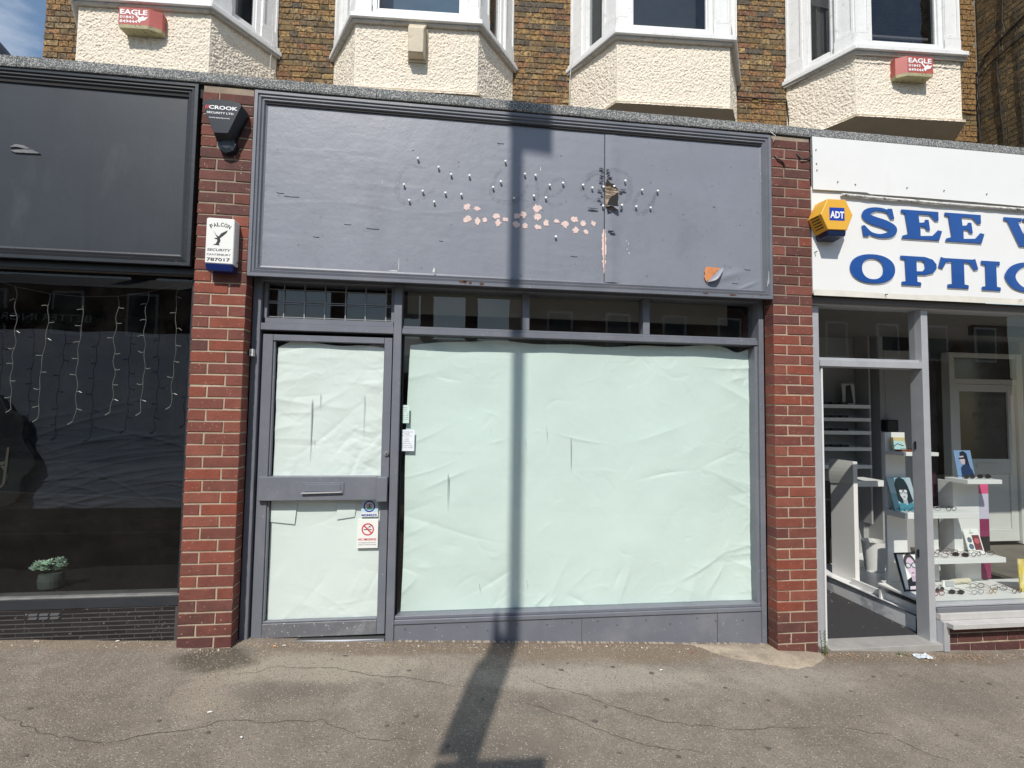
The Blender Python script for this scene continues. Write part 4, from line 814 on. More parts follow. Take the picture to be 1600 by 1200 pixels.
# ------------------------------------------------------------------ opticians: sign boards and letters
wb = thing('blank_board', 'plain white board above the opticians lettering', 'sign board', (4.3, 0, 3.25))
X, Z0 = np.meshgrid(np.linspace(2.743, 6.6, 120), np.linspace(0, 1, 16)); ZB = 3.268 + .010 * np.sin((X - 2.7) * 1.6) * (X < 4.7) - .012 * (X > 3.2) + .002 * fbm(X * 6, X * 0, 2)
np_sheet('board', X, -.020 - .004 * fbm(X * 1.2, Z0 * 2, 2) + 0 * X, ZB + (3.688 - ZB) * Z0, WHITE_B, wb)
B(2.745, 6.6, -.012, .004, 3.30, 3.686).build('board_core', PLASTIC_G, wb)
X, Z0 = np.meshgrid(np.linspace(2.98, 6.6, 200), np.linspace(0, 1, 5)); lip = .006 * fbm(X * 14, X * 0 + 3, 3)
np_sheet('frayed_trim', X, -.016 - .018 * np.sin(Z0 * 2.6) + lip, ZB[0, 0] - .012 + 0 * X - .028 * Z0 - .020 * (X - 2.98) * (X < 4) * .6 - .012 * (X >= 4) + lip, mat('frayed_plaster', (.62, .60, .56), .9, var=.5, vs=40, bump=1, bs=60, stain=((.05, .045, .04), 26, .55, .64)), wb)
ws = thing('opticians_sign', 'white sign board with large blue letters SEE and OPTIC', 'sign board', (4.3, 0, 2.44))
B(2.742, 6.6, -.002, .02, 2.462, 3.30).build('board', WHITE_B, ws, bevel=.002)
X, Z0 = np.meshgrid(np.linspace(2.742, 6.6, 120), np.linspace(0, 1, 4)); np_sheet('bottom_trim', X, -.010 + .006 * fbm(X * 3, X * 0, 2) + .002 * Z0, 2.446 + .045 * Z0 * (1 + .5 * fbm(X * 2, Z0, 2)), mat('yellowed_trim', (.68, .65, .58), .7, var=.12, vs=8, stain=((.30, .27, .22), 6, .62, .8)), ws)
BLUE = mat('sign_blue', (.013, .075, .30), .28, var=.12, vs=3, coat=.3); LBACK = mat('letter_backing', (.74, .74, .74), .5)
def slabE():  # unit box 0..1 x 0..1
    return [(.0, 1), (0, .90), (.09, .87), (.16, .16), (.02, .10), (0, 0), (.92, 0), (1.0, .33), (.90, .36), (.76, .15), (.46, .12), (.46, .46), (.58, .44), (.62, .34), (.70, .34), (.67, .70), (.59, .70), (.57, .60), (.44, .58), (.42, .88), (.70, .88), (.84, .68), (.92, .70), (.92, 1)]
def slabP():
    return [(0, 1), (0, .90), (.12, .87), (.14, .13), (.02, .11), (.02, 0), (.54, 0), (.54, .11), (.44, .13), (.44, .38), (.66, .38), (.88, .46), (.98, .62), (.98, .76), (.88, .92), (.66, 1)], [(.43, .87), (.58, .87), (.66, .80), (.67, .62), (.60, .50), (.43, .49)]
def slabT():
    return [(.0, .66), (.10, .62), (.20, .84), (.34, .87), (.34, .13), (.22, .11), (.22, 0), (.74, 0), (.74, .11), (.64, .13), (.64, .87), (.78, .84), (.90, .62), (1.0, .66), (.93, 1), (.86, .97), (.14, .97), (.07, 1)]
def slabI(): return [(0, 1), (0, .88), (.22, .86), (.22, .13), (0, .11), (0, 0), (1, 0), (1, .11), (.80, .13), (.80, .86), (1, .88), (1, 1)]
def slabW(): return [(0, 1), (0, .9), (.06, .87), (.26, 0), (.38, 0), (.52, .55), (.64, 0), (.76, 0), (.95, .87), (1, .9), (1, 1), (.74, 1), (.74, .9), (.82, .87), (.72, .38), (.58, .9), (.64, 1), (.34, 1), (.34, .9), (.40, .87), (.35, .38), (.24, .87), (.32, .9), (.32, 1)]
def ell(cx, cz, rx, rz, n=36, p=2.2): return [(cx + rx * abs(math.cos(t)) ** (2 / p) * (1 if math.cos(t) > 0 else -1), cz + rz * abs(math.sin(t)) ** (2 / p) * (1 if math.sin(t) > 0 else -1)) for t in [2 * math.pi * i / n for i in range(n)]]
def thick(pts, ws_):
    P = [np.array(p, float) for p in pts]; Q = []; W_ = []
    for i in range(len(P) - 1):
        p0, p1, p2, p3 = P[max(i - 1, 0)], P[i], P[i + 1], P[min(i + 2, len(P) - 1)]
        for t in np.linspace(0, 1, 5, endpoint=False): Q.append(.5 * ((2 * p1) + (p2 - p0) * t + (2 * p0 - 5 * p1 + 4 * p2 - p3) * t * t + (3 * p1 - p0 - 3 * p2 + p3) * t ** 3)); W_.append(ws_[i] + (ws_[i + 1] - ws_[i]) * t)
    Q.append(P[-1]); W_.append(ws_[-1]); A, C = [], []
    for i in range(len(Q)):
        d = Q[min(i + 1, len(Q) - 1)] - Q[max(i - 1, 0)]; d /= np.linalg.norm(d) + 1e-9; n = np.array([-d[1], d[0]]) * W_[i]; A.append(tuple(Q[i] + n)); C.append(tuple(Q[i] - n))
    return A + C[::-1]
def letter(ch, x0, x1, z0, z1):
    polys = []
    if ch == 'E': polys = [(slabE(), [])]
    elif ch == 'P': a, h = slabP(); polys = [(a, [h[::-1]])]
    elif ch == 'T': polys = [(slabT(), [])]
    elif ch == 'I': polys = [(slabI(), [])]
    elif ch == 'W': polys = [(slabW(), [])]
    elif ch == 'O': polys = [(ell(.5, .5, .5, .5), [ell(.5, .5, .24, .36)[::-1]])]
    elif ch == 'S': polys = [(thick([(.86, .74), (.70, .90), (.42, .94), (.18, .84), (.14, .68), (.32, .56), (.64, .46), (.86, .32), (.80, .14), (.52, .06), (.26, .12), (.12, .28)], [.03, .05, .06, .10, .13, .14, .14, .13, .10, .06, .05, .03]), []), ([(.74, .98), (.86, .99), (.92, .66), (.82, .64), (.72, .84)], []), ([(.0, .36), (.08, .38), (.20, .22), (.26, .12), (.16, .02), (.04, .02)], [])]
    elif ch == 'C': polys = [(thick([(.92, .68), (.78, .88), (.52, .95), (.26, .80), (.13, .5), (.26, .2), (.52, .06), (.80, .12), (.96, .32)], [.03, .05, .06, .11, .13, .11, .06, .05, .03]), []), ([(.84, .98), (.94, .98), (.98, .60), (.90, .60), (.80, .82)], [])]
    g = thing('letter', None, None, (x0, 0, z0)) if False else None
    L_ = MB(); Bk = MB(); sc = lambda P, ox=0, oz=0: [(x0 + p[0] * (x1 - x0) + ox, z0 + p[1] * (z1 - z0) + oz) for p in P]
    for k, (o_, h) in enumerate(polys):
        L_.prism(sc(o_), -.0135 - k * .0004, -.0085, [sc(q) for q in h]); Bk.prism(sc(o_, .007, -.008), -.0075 - k * .0004, -.0022, [sc(q, .007, -.008) for q in h])
    o = L_.build('letter', BLUE, ws); o2 = Bk.build('letter_backing', LBACK, ws)
for ch, x0, x1, z0, z1 in (('S', 3.158, 3.466, 2.925, 3.165), ('E', 3.505, 3.863, 2.931, 3.163), ('E', 3.894, 4.248, 2.930, 3.163), ('W', 4.435, 4.96, 2.926, 3.160),
                           ('O', 3.050, 3.437, 2.560, 2.789), ('P', 3.488, 3.810, 2.560, 2.792), ('T', 3.822, 4.180, 2.556, 2.800), ('I', 4.212, 4.380, 2.552, 2.789), ('C', 4.425, 4.80, 2.552, 2.792)): letter(ch, x0, x1, z0, z1)
for (x, z) in ((2.77, 3.58), (2.772, 3.47), (2.775, 3.42), (2.95, 3.34), (3.10, 3.33), (3.55, 3.335), (3.88, 3.335), (4.27, 3.335), (2.76, 2.78), (3.35, 2.475)):
    MB().tube([(x, -.005, z), (x, -.028, z)], .004, 6).build('nail', INK, wb if z > 3.3 else ws)
# ADT hexagon
ad = thing('alarm_box', 'yellow hexagonal alarm box with a blue ADT badge beside the blue letters', 'alarm box', (2.86, -.06, 2.87))
hx = [(2.771, 3.147), (2.918, 3.150), (2.975, 3.036), (2.925, 2.918), (2.77, 2.914), (2.714, 3.028)]; c0 = (2.845, 3.032)
YEL = mat('yellow_plastic', (.78, .42, .045), .4, var=.05)
hr = lambda s, y, dx=0, dz=0: [(c0[0] + (x - c0[0]) * s + dx, y, c0[1] + (z - c0[1]) * s + dz) for x, z in hx]
loft([hr(1.05, -.004), hr(1.05, -.045), hr(1.0, -.13), hr(.97, -.133)], YEL, 'casing', ad)
dk = mat('navy_lens', (.004, .012, .05), .3)
MB().hexa([(2.778, -.125, 2.872), (2.918, -.125, 2.874), (2.918, -.004, 2.866), (2.778, -.004, 2.864), (2.768, -.127, 2.911), (2.924, -.127, 2.915), (2.930, -.004, 2.908), (2.764, -.004, 2.902)]).build('strobe_lens', dk, ad, bevel=.004)
gl_ = MB()
for k in range(5):
    z = 2.936 + k * .020; t0 = (z - 2.914) / (3.028 - 2.914); xk = 2.766 - t0 * .057 ; gl_.hexa([(xk - .004, -.105, z), (xk + .001, -.105, z), (xk + .001, -.03, z), (xk - .004, -.03, z), (xk - .006, -.105, z + .006), (xk - .002, -.105, z + .006), (xk - .002, -.03, z + .006), (xk - .006, -.03, z + .006)])
gl_.build('sounder_slots', INK, ad)
MB().prism([(2.782, 2.985), (2.905, 2.988), (2.905, 3.085), (2.782, 3.082)], -.1345, -.1332).build('badge', mat('badge_blue', (.01, .05, .38), .4), ad)
text(MB(), 'ADT', 2.786, 2.901, 3.002, 3.056, -.1350, bold=.04).build('lettering', WHITE_INK, ad)

# ------------------------------------------------------------------ opticians shopfront
of = thing('shopfront_frame', 'pale aluminium opticians shopfront with an open doorway and display window', 'shopfront', (4, .1, -.25))
A = lambda n, *a, bev=.002, m=ALU, par=of: B(*a).build(n, m, par, bevel=bev)
A('head', 2.742, 6.6, .06, .20, 2.392, 2.418); A('head_trim', 2.742, 6.6, .03, .06, 2.405, 2.445, m=mat('brown_grey_trim', (.12, .11, .11), .6)); A('head_upper', 2.742, 6.6, .06, .2, 2.419, 2.4455, m=BLACK_P)
A('post', 2.742, 2.858, .09, .20, -.27, 2.391); A('post', 3.750, 3.808, .08, .192, -.27, 2.391)
A('door_jamb', 2.859, 2.878, .12, .20, -.24, 1.905); A('door_transom', 2.8595, 3.7495, .082, .20, 1.914, 1.965); A('door_transom', 2.8595, 3.7495, .105, .19, 1.966, 1.985)
A('door_slide', 2.880, 2.894, .10, .16, -.22, 1.905, m=mat('bright_strip', (.72, .72, .72), .4))
A('threshold', 2.86, 3.81, .03, .20, -.268, -.215, m=mat('worn_grey_threshold', (.33, .32, .30), .6, var=.2, vs=10)); A('window_rail', 3.809, 6.6, .08, .16, .044, .060); A('window_rail', 3.809, 6.6, .065, .16, .006, .040, m=mat('grey_rubber', (.16, .165, .18), .6)); A('lower_rail', 3.809, 6.6, .045, .16, -.045, .004, m=mat('chalky_aluminium', (.46, .45, .43), .6, var=.12, vs=9))
A('sill_nose', 3.83, 6.6, -.035, .10, -.082, -.046, m=mat('chalky_aluminium', None)); A('end_post', 3.811, 3.858, .020, .10, -.27, -.047)
pane('window_pane', 3.809, 6.6, .06, 2.391, .13, GL_CLEAR, of); pane('fanlight_pane', 2.858, 3.75, 1.985, 2.391, .14, GL_CLEAR, of)
for z in (1.30, .44): B(3.7440, 3.7498, .150, .165, z - .03, z + .03).build('keep_slot', INK, of)
stw = thing('stallriser_wall', 'low dark red brick wall under the opticians window', 'wall', (5, .1, -.35))
B(3.86, 6.6, .064, .16, -.5, -.048).build('mortar', MORTAR, stw)
for r_ in range(5):
    x = 3.862 - (r_ % 2) * .11; zc = -.115 - r_ * .0745
    while x < 6.6:
        xa, xe = max(x, 3.862), min(x + .214, 6.6)
        if xe - xa > .03: brick(xe - xa, .095, .064, BRICK_D, ((xa + xe) / 2, .105 + R.uniform(-.001, .001), zc), stw)
        x += .224
# interior
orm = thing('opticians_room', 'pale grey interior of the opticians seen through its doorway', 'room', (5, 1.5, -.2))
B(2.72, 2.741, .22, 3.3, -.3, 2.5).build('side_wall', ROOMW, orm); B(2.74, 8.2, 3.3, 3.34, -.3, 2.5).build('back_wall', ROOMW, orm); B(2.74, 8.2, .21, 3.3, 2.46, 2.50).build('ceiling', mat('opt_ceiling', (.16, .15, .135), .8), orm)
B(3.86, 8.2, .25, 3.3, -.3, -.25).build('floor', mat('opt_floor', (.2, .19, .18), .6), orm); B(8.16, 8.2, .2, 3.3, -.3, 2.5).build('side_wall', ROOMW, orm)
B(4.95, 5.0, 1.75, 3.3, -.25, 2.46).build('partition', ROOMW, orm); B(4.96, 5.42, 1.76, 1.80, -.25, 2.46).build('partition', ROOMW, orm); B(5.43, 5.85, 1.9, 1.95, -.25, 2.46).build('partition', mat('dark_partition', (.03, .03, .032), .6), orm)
dmt = B(2.80, 3.79, .20, 2.6, -.24, -.210).build('door_mat', mat('charcoal_mat', (.035, .034, .036), .95, var=.3, vs=60, bump=1, bs=150, speck=((.5, .5, .48), 70, .995)), label='charcoal ribbed entrance mat inside the opticians doorway', cat='mat')
pf = thing('display_plinth', 'low marble patterned plinth beside the opticians entrance mat', 'plinth', (4.6, .7, -.25))
MB().add([(3.795, .245, -.25), (3.812, 2.0, -.25), (3.812, 2.0, -.085), (3.795, .245, -.085)], [(0, 3, 2, 1)][::1]).build('riser', MARBLE, pf)
B(3.80, 5.9, .245, 2.0, -.105, -.085).build('top_board', MARBLE, pf); B(3.79, 3.803, .24, 2.0, -.088, -.078).build('edge_trim', mat('dark_edge', (.12, .12, .13), .5), pf)
B(3.81, 5.5, .168, .62, .030, .050).build('front_board', DISPW, pf, bevel=.002); B(3.82, 5.45, .6, .62, -.084, .029).build('kerb_board', DISPW, pf)
B(3.865, 3.885, .26, .98, -.084, -.03).build('side_board', DISPW, pf)
# display stands
def stand(nm, lab, boxes, loc):
    t = thing(nm, lab, 'display stand', loc, group='white display stands in the opticians window')
    for (n, *bx) in boxes: B(*bx).build(n, DISPW, t, bevel=.002)
    return t
stand('display_stand', 'taller white stepped display stand behind the opticians door post', [('upright', 3.905, 4.105, .606, .632, -.084, 1.385), ('shelf', 3.883, 4.224, .40, .605, 1.190, 1.222), ('shelf', 3.88, 4.603, .40, .605, .655, .702), ('upright', 4.30, 4.42, .606, .63, .051, .654)], (4.1, .52, -.08))
stand('display_stand', 'shorter white display stand at the right with a striped back panel', [('shelf', 4.50, 4.846, .40, .605, .948, .985), ('upright', 4.60, 4.85, .606, .63, -.08, .947), ('shelf', 4.12, 4.856, .40, .605, .268, .312), ('side_panel', 4.584, 4.599, .606, .75, -.08, .947)], (4.6, .52, -.08))
stand('display_stand', 'narrow white upright stand near the opticians entrance', [('panel', 3.93, 3.975, 1.0, 1.30, -.084, 1.08), ('shelf', 3.976, 4.35, 1.05, 1.35, .83, .885)], (3.95, 1.1, -.08))
sb_ = thing('striped_banner', 'tall narrow banner in pink, lilac, maroon and black bands', 'banner', (4.9, .61, .05))
for (z0, z1, c) in ((.83, .925, (.75, .11, .25)), (.60, .83, (.60, .56, .68)), (.44, .60, (.26, .03, .10)), (.27, .44, (.012, .012, .012)), (.06, .27, (.26, .03, .10))):
    B(4.853, 4.955, .610, .616, z0, z1 - .0005).build('band', mat('band_%d' % int(z0 * 100), c, .5, var=.04), sb_)
mp_ = B(4.46, 4.62, .80, .81, -.08, 1.0).build('maroon_panel', mat('maroon_gloss', (.045, .008, .022), .2, var=.2), label='dark maroon glossy panel between the white display stands', cat='panel')
# posters
def poster(nm, lab, x, y, z, w, h, lean, yawd, back, body, parts, frame_c=None):
    F = Matrix.Translation((x, y, z)) @ Matrix.Rotation(rad(yawd), 4, 'Z') @ Matrix.Rotation(rad(-lean), 4, 'X'); t = thing(nm, lab, 'picture', (0, 0, 0), frame=F)
    MB(F).box(0, w, 0, .008, 0, h).build('board', back, t)
    if frame_c:
        b = .012; MB(F).box(0, w, -.012, -.001, 0, b).box(0, w, -.012, -.001, h - b, h).box(0, b, -.012, -.001, b, h - b).box(w - b, w, -.012, -.001, b, h - b).build('frame', frame_c, t)
    for i, (n, poly, c) in enumerate(parts): MB(F).sheet([(p[0] * w, p[1] * h) for p in poly], -.0006 - .0004 * i).build(n, mat('print_%s_%d' % (nm, int(sum(c) * 1000)), c, .5, var=.03), t)
    return t
def fe(cx, cz, rx, rz, n=16): return [(cx + rx * math.cos(2 * math.pi * i / n), cz + rz * math.sin(2 * math.pi * i / n)) for i in range(n)]
def specs(cx, cz, r, c, k=.75): 
    return [('printed_glasses', fe(cx - r * 1.15, cz, r, r * k), c), ('printed_lens', fe(cx - r * 1.15, cz, r * .78, r * k * .74), (.55, .58, .6)), ('printed_glasses', fe(cx + r * 1.15, cz, r, r * k), c), ('printed_lens', fe(cx + r * 1.15, cz, r * .78, r * k * .74), (.55, .58, .6)), ('printed_bridge', [(cx - r * .3, cz), (cx + r * .3, cz), (cx + r * .3, cz + r * .2), (cx - r * .3, cz + r * .2)], c)]
S_ = (.50, .52, .54)
poster('portrait_board', 'teal portrait print of a woman with a black fringe and glasses', 3.888, .50, .703, .235, .295, 17, 0, mat('teal_print', (.25, .45, .50), .4), None,
       [('printed_texture', [(.0, .55), (.28, .5), (.25, .95), (0, 1)], (.42, .58, .60)), ('printed_texture', [(.8, .3), (1, .3), (1, 1), (.78, 1)], (.34, .42, .46)), ('printed_hair', [(.24, .30), (.26, .78), (.36, .95), (.55, 1), (.72, .93), (.80, .75), (.86, .28), (.70, .2), (.4, .2)], (.008, .018, .022)), ('printed_neck', [(.44, .2), (.62, .2), (.62, .42), (.44, .42)], (.32, .36, .38)), ('printed_face', fe(.53, .52, .155, .20), S_), ('printed_fringe', [(.34, .62), (.36, .84), (.53, .90), (.70, .84), (.72, .62)], (.008, .018, .022)), ('printed_lips', fe(.53, .405, .055, .022), (.25, .2, .2)), ('printed_scarf', [(.15, 0), (.24, .22), (.42, .24), (.55, .16), (.72, .24), (.92, .2), (1, 0)], (.05, .20, .26))] + specs(.53, .575, .085, (.01, .01, .012)))
poster('framed_portrait', 'black framed portrait of a person with dark square glasses and tied back hair', 3.850, .40, .052, .24, .31, 17, 0, PLASTIC_W, None,
       [('printed_top', [(.22, .04), (.26, .28), (.45, .36), (.70, .34), (.95, .3), (.97, .04)], (.012, .012, .02)), ('printed_neck', [(.45, .24), (.66, .24), (.66, .44), (.45, .44)], (.46, .36, .46)), ('printed_hair', fe(.54, .72, .24, .24), (.06, .045, .05)), ('printed_face', fe(.55, .62, .185, .25), (.60, .48, .58)), ('printed_lips', fe(.55, .46, .06, .02), (.33, .13, .22)), ('printed_arm', [(.26, .04), (.3, .12), (.7, .13), (.95, .10), (.95, .04)], (.62, .54, .62))] + specs(.55, .655, .10, (.015, .012, .015)), frame_c=CK)
poster('portrait_board', 'blue print of a dark haired figure in profile on the right hand shelf', 4.585, .555, .986, .175, .245, 9, 0, mat('blue_print', (.20, .32, .52), .4), None,
       [('printed_hair', [(.30, .72), (.33, .92), (.55, .98), (.74, .88), (.78, .5), (.85, .25), (.55, .3)], (.01, .013, .03)), ('printed_face', [(.28, .78), (.26, .66), (.34, .50), (.52, .46), (.58, .62), (.52, .80)], (.55, .45, .50)), ('printed_glasses', [(.2, .72), (.56, .75), (.56, .68), (.24, .67)], (.01, .01, .02)), ('printed_coat', [(.22, 0), (.25, .35), (.40, .46), (.62, .5), (.88, .3), (1, .02), (1, 0)], (.012, .035, .10))])
poster('product_card', 'white leaflet card with a diagonal glasses photo on the lower shelf', 4.665, .545, .313, .155, .205, 16, 0, PLASTIC_W, None,
       [('printed_photo', [(.45, .12), (.93, .12), (.93, .75), (.45, .75)], (.16, .03, .04)), ('printed_circle', fe(.24, .55, .15, .12), (.12, .14, .18)), ('printed_circle', fe(.24, .27, .16, .12), (.10, .15, .22)), ('printed_circle', fe(.69, .5, .17, .12), (.50, .10, .12)), ('printed_dot', fe(.45, .93, .04, .02), (.1, .1, .1)), ('printed_line', [(.33, .83), (.60, .83), (.60, .855), (.33, .855)], (.1, .1, .1))])
poster('product_card', 'small teal and gold card on the top shelf of the taller stand', 3.935, .56, 1.223, .14, .12, 10, 0, mat('gold_print', (.55, .45, .22), .5), None,
       [('printed_sea', [(.05, .0), (1, .0), (.9, .72), (.12, .75)], (.40, .62, .62)), ('printed_glasses', [(.15, .3), (.4, .5), (.8, .34), (.85, .40), (.4, .56), (.14, .36)], (.03, .03, .04))])
poster('flower_print', 'bright yellow and white floral print at the right edge of the opticians window', 4.86, .30, .055, .40, .27, 3, -8, mat('yellow_print', (.70, .55, .12), .5, var=.6, vs=14, stain=((.82, .78, .68), 9, .5, .6)), None, [])
poster('portrait_board', 'dim framed print on the back shelves of the opticians', 4.52, 1.80, 1.66, .16, .24, 3, 0, PLASTIC_G, None, [('printed_figure', [(.2, .05), (.3, .9), (.7, .95), (.85, .05)], (.02, .02, .02))])
# red card, shelves, speaker, counter, bin
B(4.30, 4.35, 1.9, 1.91, 1.62, 1.98).build('red_poster', mat('deep_red', (.22, .02, .02), .6), label='narrow red poster edge above the back shelves', cat='poster')
shv = thing('wall_shelves', 'white wall shelves at the back of the opticians room', 'shelves', (4.4, 2, 0))
for z in (1.615, 1.465, 1.315, 1.13, .93): B(4.02, 4.80, 1.72, 1.94, z, z + .04).build('shelf', DISPW, shv)
B(4.00, 4.95, 1.95, 1.97, -.25, 2.46).build('back_panel', ROOMW, shv); B(4.80, 4.82, 1.74, 1.94, .3, 2.46).build('side_panel', ROOMW, shv)
sp_ = thing('wall_box', 'black box with cable on the back wall of the opticians', 'box', (4.85, 1.72, 1.3))
MB().prism([(4.95, 1.35), (5.10, 1.35), (5.10, 1.49), (4.95, 1.49)], 1.66, 1.755).build('casing', CK, sp_, bevel=.01); MB().tube([(5.03, 1.74, 1.49), (5.02, 1.745, 1.9), (5.02, 1.745, 2.3)], .004, 5).build('cable', PLASTIC_G, sp_)
B(4.99, 5.06, 1.72, 1.748, 1.06, 1.13).build('socket', PLASTIC_G, label='grey wall socket under the black box', cat='socket')
bn = MB().tube([(4.46, 1.35, -.084), (4.46, 1.35, .22)], [.085, .115], 20, cap=False); bn.build('waste_bin', DISPW, label='white tapered waste bin behind the opticians stands', cat='bin', smooth=True)
B(4.05, 4.35, 1.6, 1.68, -.08, .80).build('dark_cabinet', mat('dark_pattern', (.03, .026, .022), .6, var=.4, vs=20), label='dark cabinet under the narrow stand shelf', cat='cabinet')
# far door seen through the window
fd = thing('side_door', 'grey white half glazed door behind the opticians display', 'door', (6.35, 1.78, .07))
DW = mat('door_white', (.66, .66, .62), .5, var=.04)
D = lambda n, *a, m=DW: B(*a).build(n, m, fd, bevel=.003)
D('frame', 5.86, 5.93, 1.74, 1.84, .04, 2.30); D('frame', 6.78, 6.86, 1.74, 1.84, .04, 2.30); D('frame', 5.931, 6.779, 1.745, 1.84, 2.245, 2.30); D('frame', 5.931, 6.779, 1.745, 1.84, 1.93, 1.99)
D('stile', 5.935, 6.02, 1.77, 1.81, .07, 1.925); D('stile', 6.68, 6.775, 1.77, 1.81, .07, 1.925); D('rail', 6.021, 6.679, 1.77, 1.81, 1.84, 1.925); D('rail', 6.021, 6.679, 1.77, 1.81, .86, 1.04); D('rail', 6.021, 6.679, 1.77, 1.81, .07, .21); D('lower_panel', 6.021, 6.679, 1.785, 1.80, .211, .859)
B(6.021, 6.679, 1.79, 1.80, 1.041, 1.839).build('glass_panel', mat('dark_door_glass', (.022, .026, .022), .12, var=.1), fd); B(5.931, 6.779, 1.79, 1.80, 1.991, 2.244).build('fanlight', mat('dark_door_glass', (.02, .02, .02), .1), fd)
D('letter_plate', 6.22, 6.50, 1.762, 1.769, .93, .99)
tx = text(MB(), 'KING', 6.30, 6.58, 1.66, 1.73, 1.789); text(tx, 'PPLIES', 6.22, 6.60, 1.52, 1.59, 1.789); text(tx, '& LTD', 6.30, 6.58, 1.38, 1.45, 1.789); text(tx, '402227', 6.22, 6.60, 1.26, 1.32, 1.789); tx.build('faint_lettering', mat('faint_grey', (.05, .055, .05), .6), fd)
WOODD = mat('grey_wood_boards', (.16, .14, .115), .7, var=.4, vs=3, vstretch=1, streak=.3)
for i in range(7): B(5.2 + .0, 8.1, .25 + i * .21, .457 + i * .21, .02, .035).build('floor_board', WOODD, fd) if False else None
fb = thing('timber_lobby_floor', 'grey brown timber boards in front of the white side door', 'floor', (6, 1, 0))
for i in range(8): B(5.30, 8.1, .25 + i * .19, .437 + i * .19, .0, .030 + R.uniform(-.002, .002)).build('board', WOODD, fb)
B(6.86, 8.1, 1.76, 1.84, .03, 2.46).build('lobby_wall', mat('lobby_panel', (.26, .24, .21), .7, var=.2, vs=3), label='ribbed grey panelled wall beside the white side door', cat='wall'); B(5.0, 5.859, 1.76, 1.80, 2.30, 2.46).build('lobby_beam', VOID, fd); B(5.2, 8.1, .9, .95, 2.36, 2.455).build('ceiling_beam', VOID, orm)
# spectacles
def glasses(x, y, z, rz, c, kind, label, tilt=0, sc=1.0):
    F = Matrix.Translation((x, y, z)) @ Matrix.Rotation(rz, 4, 'Z') @ Matrix.Scale(sc, 4); t = thing('spectacles', label, 'glasses', (0, 0, 0), group='spectacles on the opticians display', frame=F)
    m = mat('specs_%d' % int(sum(c) * 10000), c, .3, var=.05)
    mb = MB(F); hh = .019
    for s in (-1, 1):
        cx = s * .035; pts = [(cx + .027 * math.cos(a) * (1.05 if abs(math.cos(a)) > .7 else 1), 0, hh + hh * .95 * math.sin(a)) for a in [2 * math.pi * i / 12 for i in range(13)]]; mb.tube(pts, .0022, 5)
    mb.tube([(-.009, 0, .024), (0, -.002, .027), (.009, 0, .024)], .002, 5); mb.build('rims', m, t)
    for s in (-1, 1): MB(F).tube([(s * .064, 0, .026), (s * .068, .008, .026), (s * .066, .10, .022), (s * .060, .135, .004)], .0018, 5).build('temple', m, t)
    if kind == 'sun':
        for s in (-1, 1): MB(F).sheet([(s * .035 + .025 * math.cos(a), hh + hh * .9 * math.sin(a)) for a in [2 * math.pi * i / 12 for i in range(12)]], .0).build('lens', mat('sun_lens', (.012, .010, .012), .1), t)
K, RD, TO, GD, SV = (.012, .012, .014), (.30, .015, .03), (.09, .02, .02), (.35, .22, .08), (.25, .25, .26)
for a in ((4.60, .47, .985, .1, K, 'sun', 'black sunglasses in front of the blue profile print'), (4.76, .48, .985, -.1, K, 'sun', 'black round sunglasses at the right of the upper shelf'),
          (4.42, .48, .702, .2, K, 'c', 'black square spectacles on the middle shelf'), (4.26, .50, .702, -.2, SV, 'c', 'thin silver spectacles near the post on the middle shelf'), (3.98, .45, .702, .1, K, 'c', 'dark spectacles before the teal portrait'),
          (4.29, .52, .312, .3, TO, 'c', 'tortoise spectacles by the post on the lower shelf'), (4.26, .45, .312, -.3, TO, 'c', 'brown spectacles at the front left of the lower shelf'), (4.47, .53, .312, .1, TO, 'c', 'thick maroon spectacles in the middle of the lower shelf'), (4.46, .45, .312, -.4, TO, 'sun', 'maroon tinted sunglasses on the lower shelf'), (4.62, .45, .312, .2, K, 'c', 'thin dark spectacles under the leaflet card'), (4.76, .48, .312, -.2, TO, 'c', 'brown spectacles at the right end of the lower shelf'),
          (4.05, .28, .051, .1, RD, 'c', 'bright red spectacles at the bottom left of the window'), (4.15, .36, .051, .3, K, 'sun', 'large black sunglasses behind the red spectacles'), (4.24, .30, .051, -.2, K, 'sun', 'second pair of large black sunglasses on the bottom board'), (4.42, .28, .051, .1, SV, 'c', 'grey metal spectacles in the centre of the bottom board'), (4.58, .42, .051, -.1, K, 'c', 'black rimmed spectacles beside the cream case'),
          (4.58, .29, .051, .3, GD, 'c', 'gold spectacles on the bottom board'), (4.72, .36, .051, -.3, K, 'c', 'dark metal spectacles near the right of the bottom board'), (4.80, .28, .051, .2, TO, 'c', 'brown spectacles by the floral print'), (4.05, .42, 1.223, .0, K, 'c', 'black spectacles on the top shelf of the taller stand'), (4.18, .46, 1.223, .2, K, 'c', 'small dark spectacles at the right end of the top shelf')):
    glasses(a[0], a[1], a[2] + .001, a[3], a[4], a[5], a[6])
B(3.93, 4.12, .46, .54, 1.223, 1.238).build('spectacle_tray', mat('red_brown_wood', (.16, .045, .02), .5, var=.2), label='red brown wooden tray on the top shelf of the taller stand', cat='tray')
cc = thing('price_card', 'small white and grey card stand on the bottom board', 'card', (4.36, .46, .05)); B(4.30, 4.42, .47, .48, .051, .105).build('card', PLASTIC_W, cc); B(4.325, 4.41, .463, .469, .056, .10).build('label_plate', PLASTIC_G, cc)
MB().tube([(4.44, .52, .075), (4.64, .54, .075)], .022, 12).build('glasses_case', mat('cream_case', (.62, .57, .44), .5), label='cream rounded spectacle case on the bottom board', cat='case')
B(4.21, 4.35, .60, .605, .703, .90).build('display_card', DISPW, label='plain cream display card behind the middle shelf', cat='card')
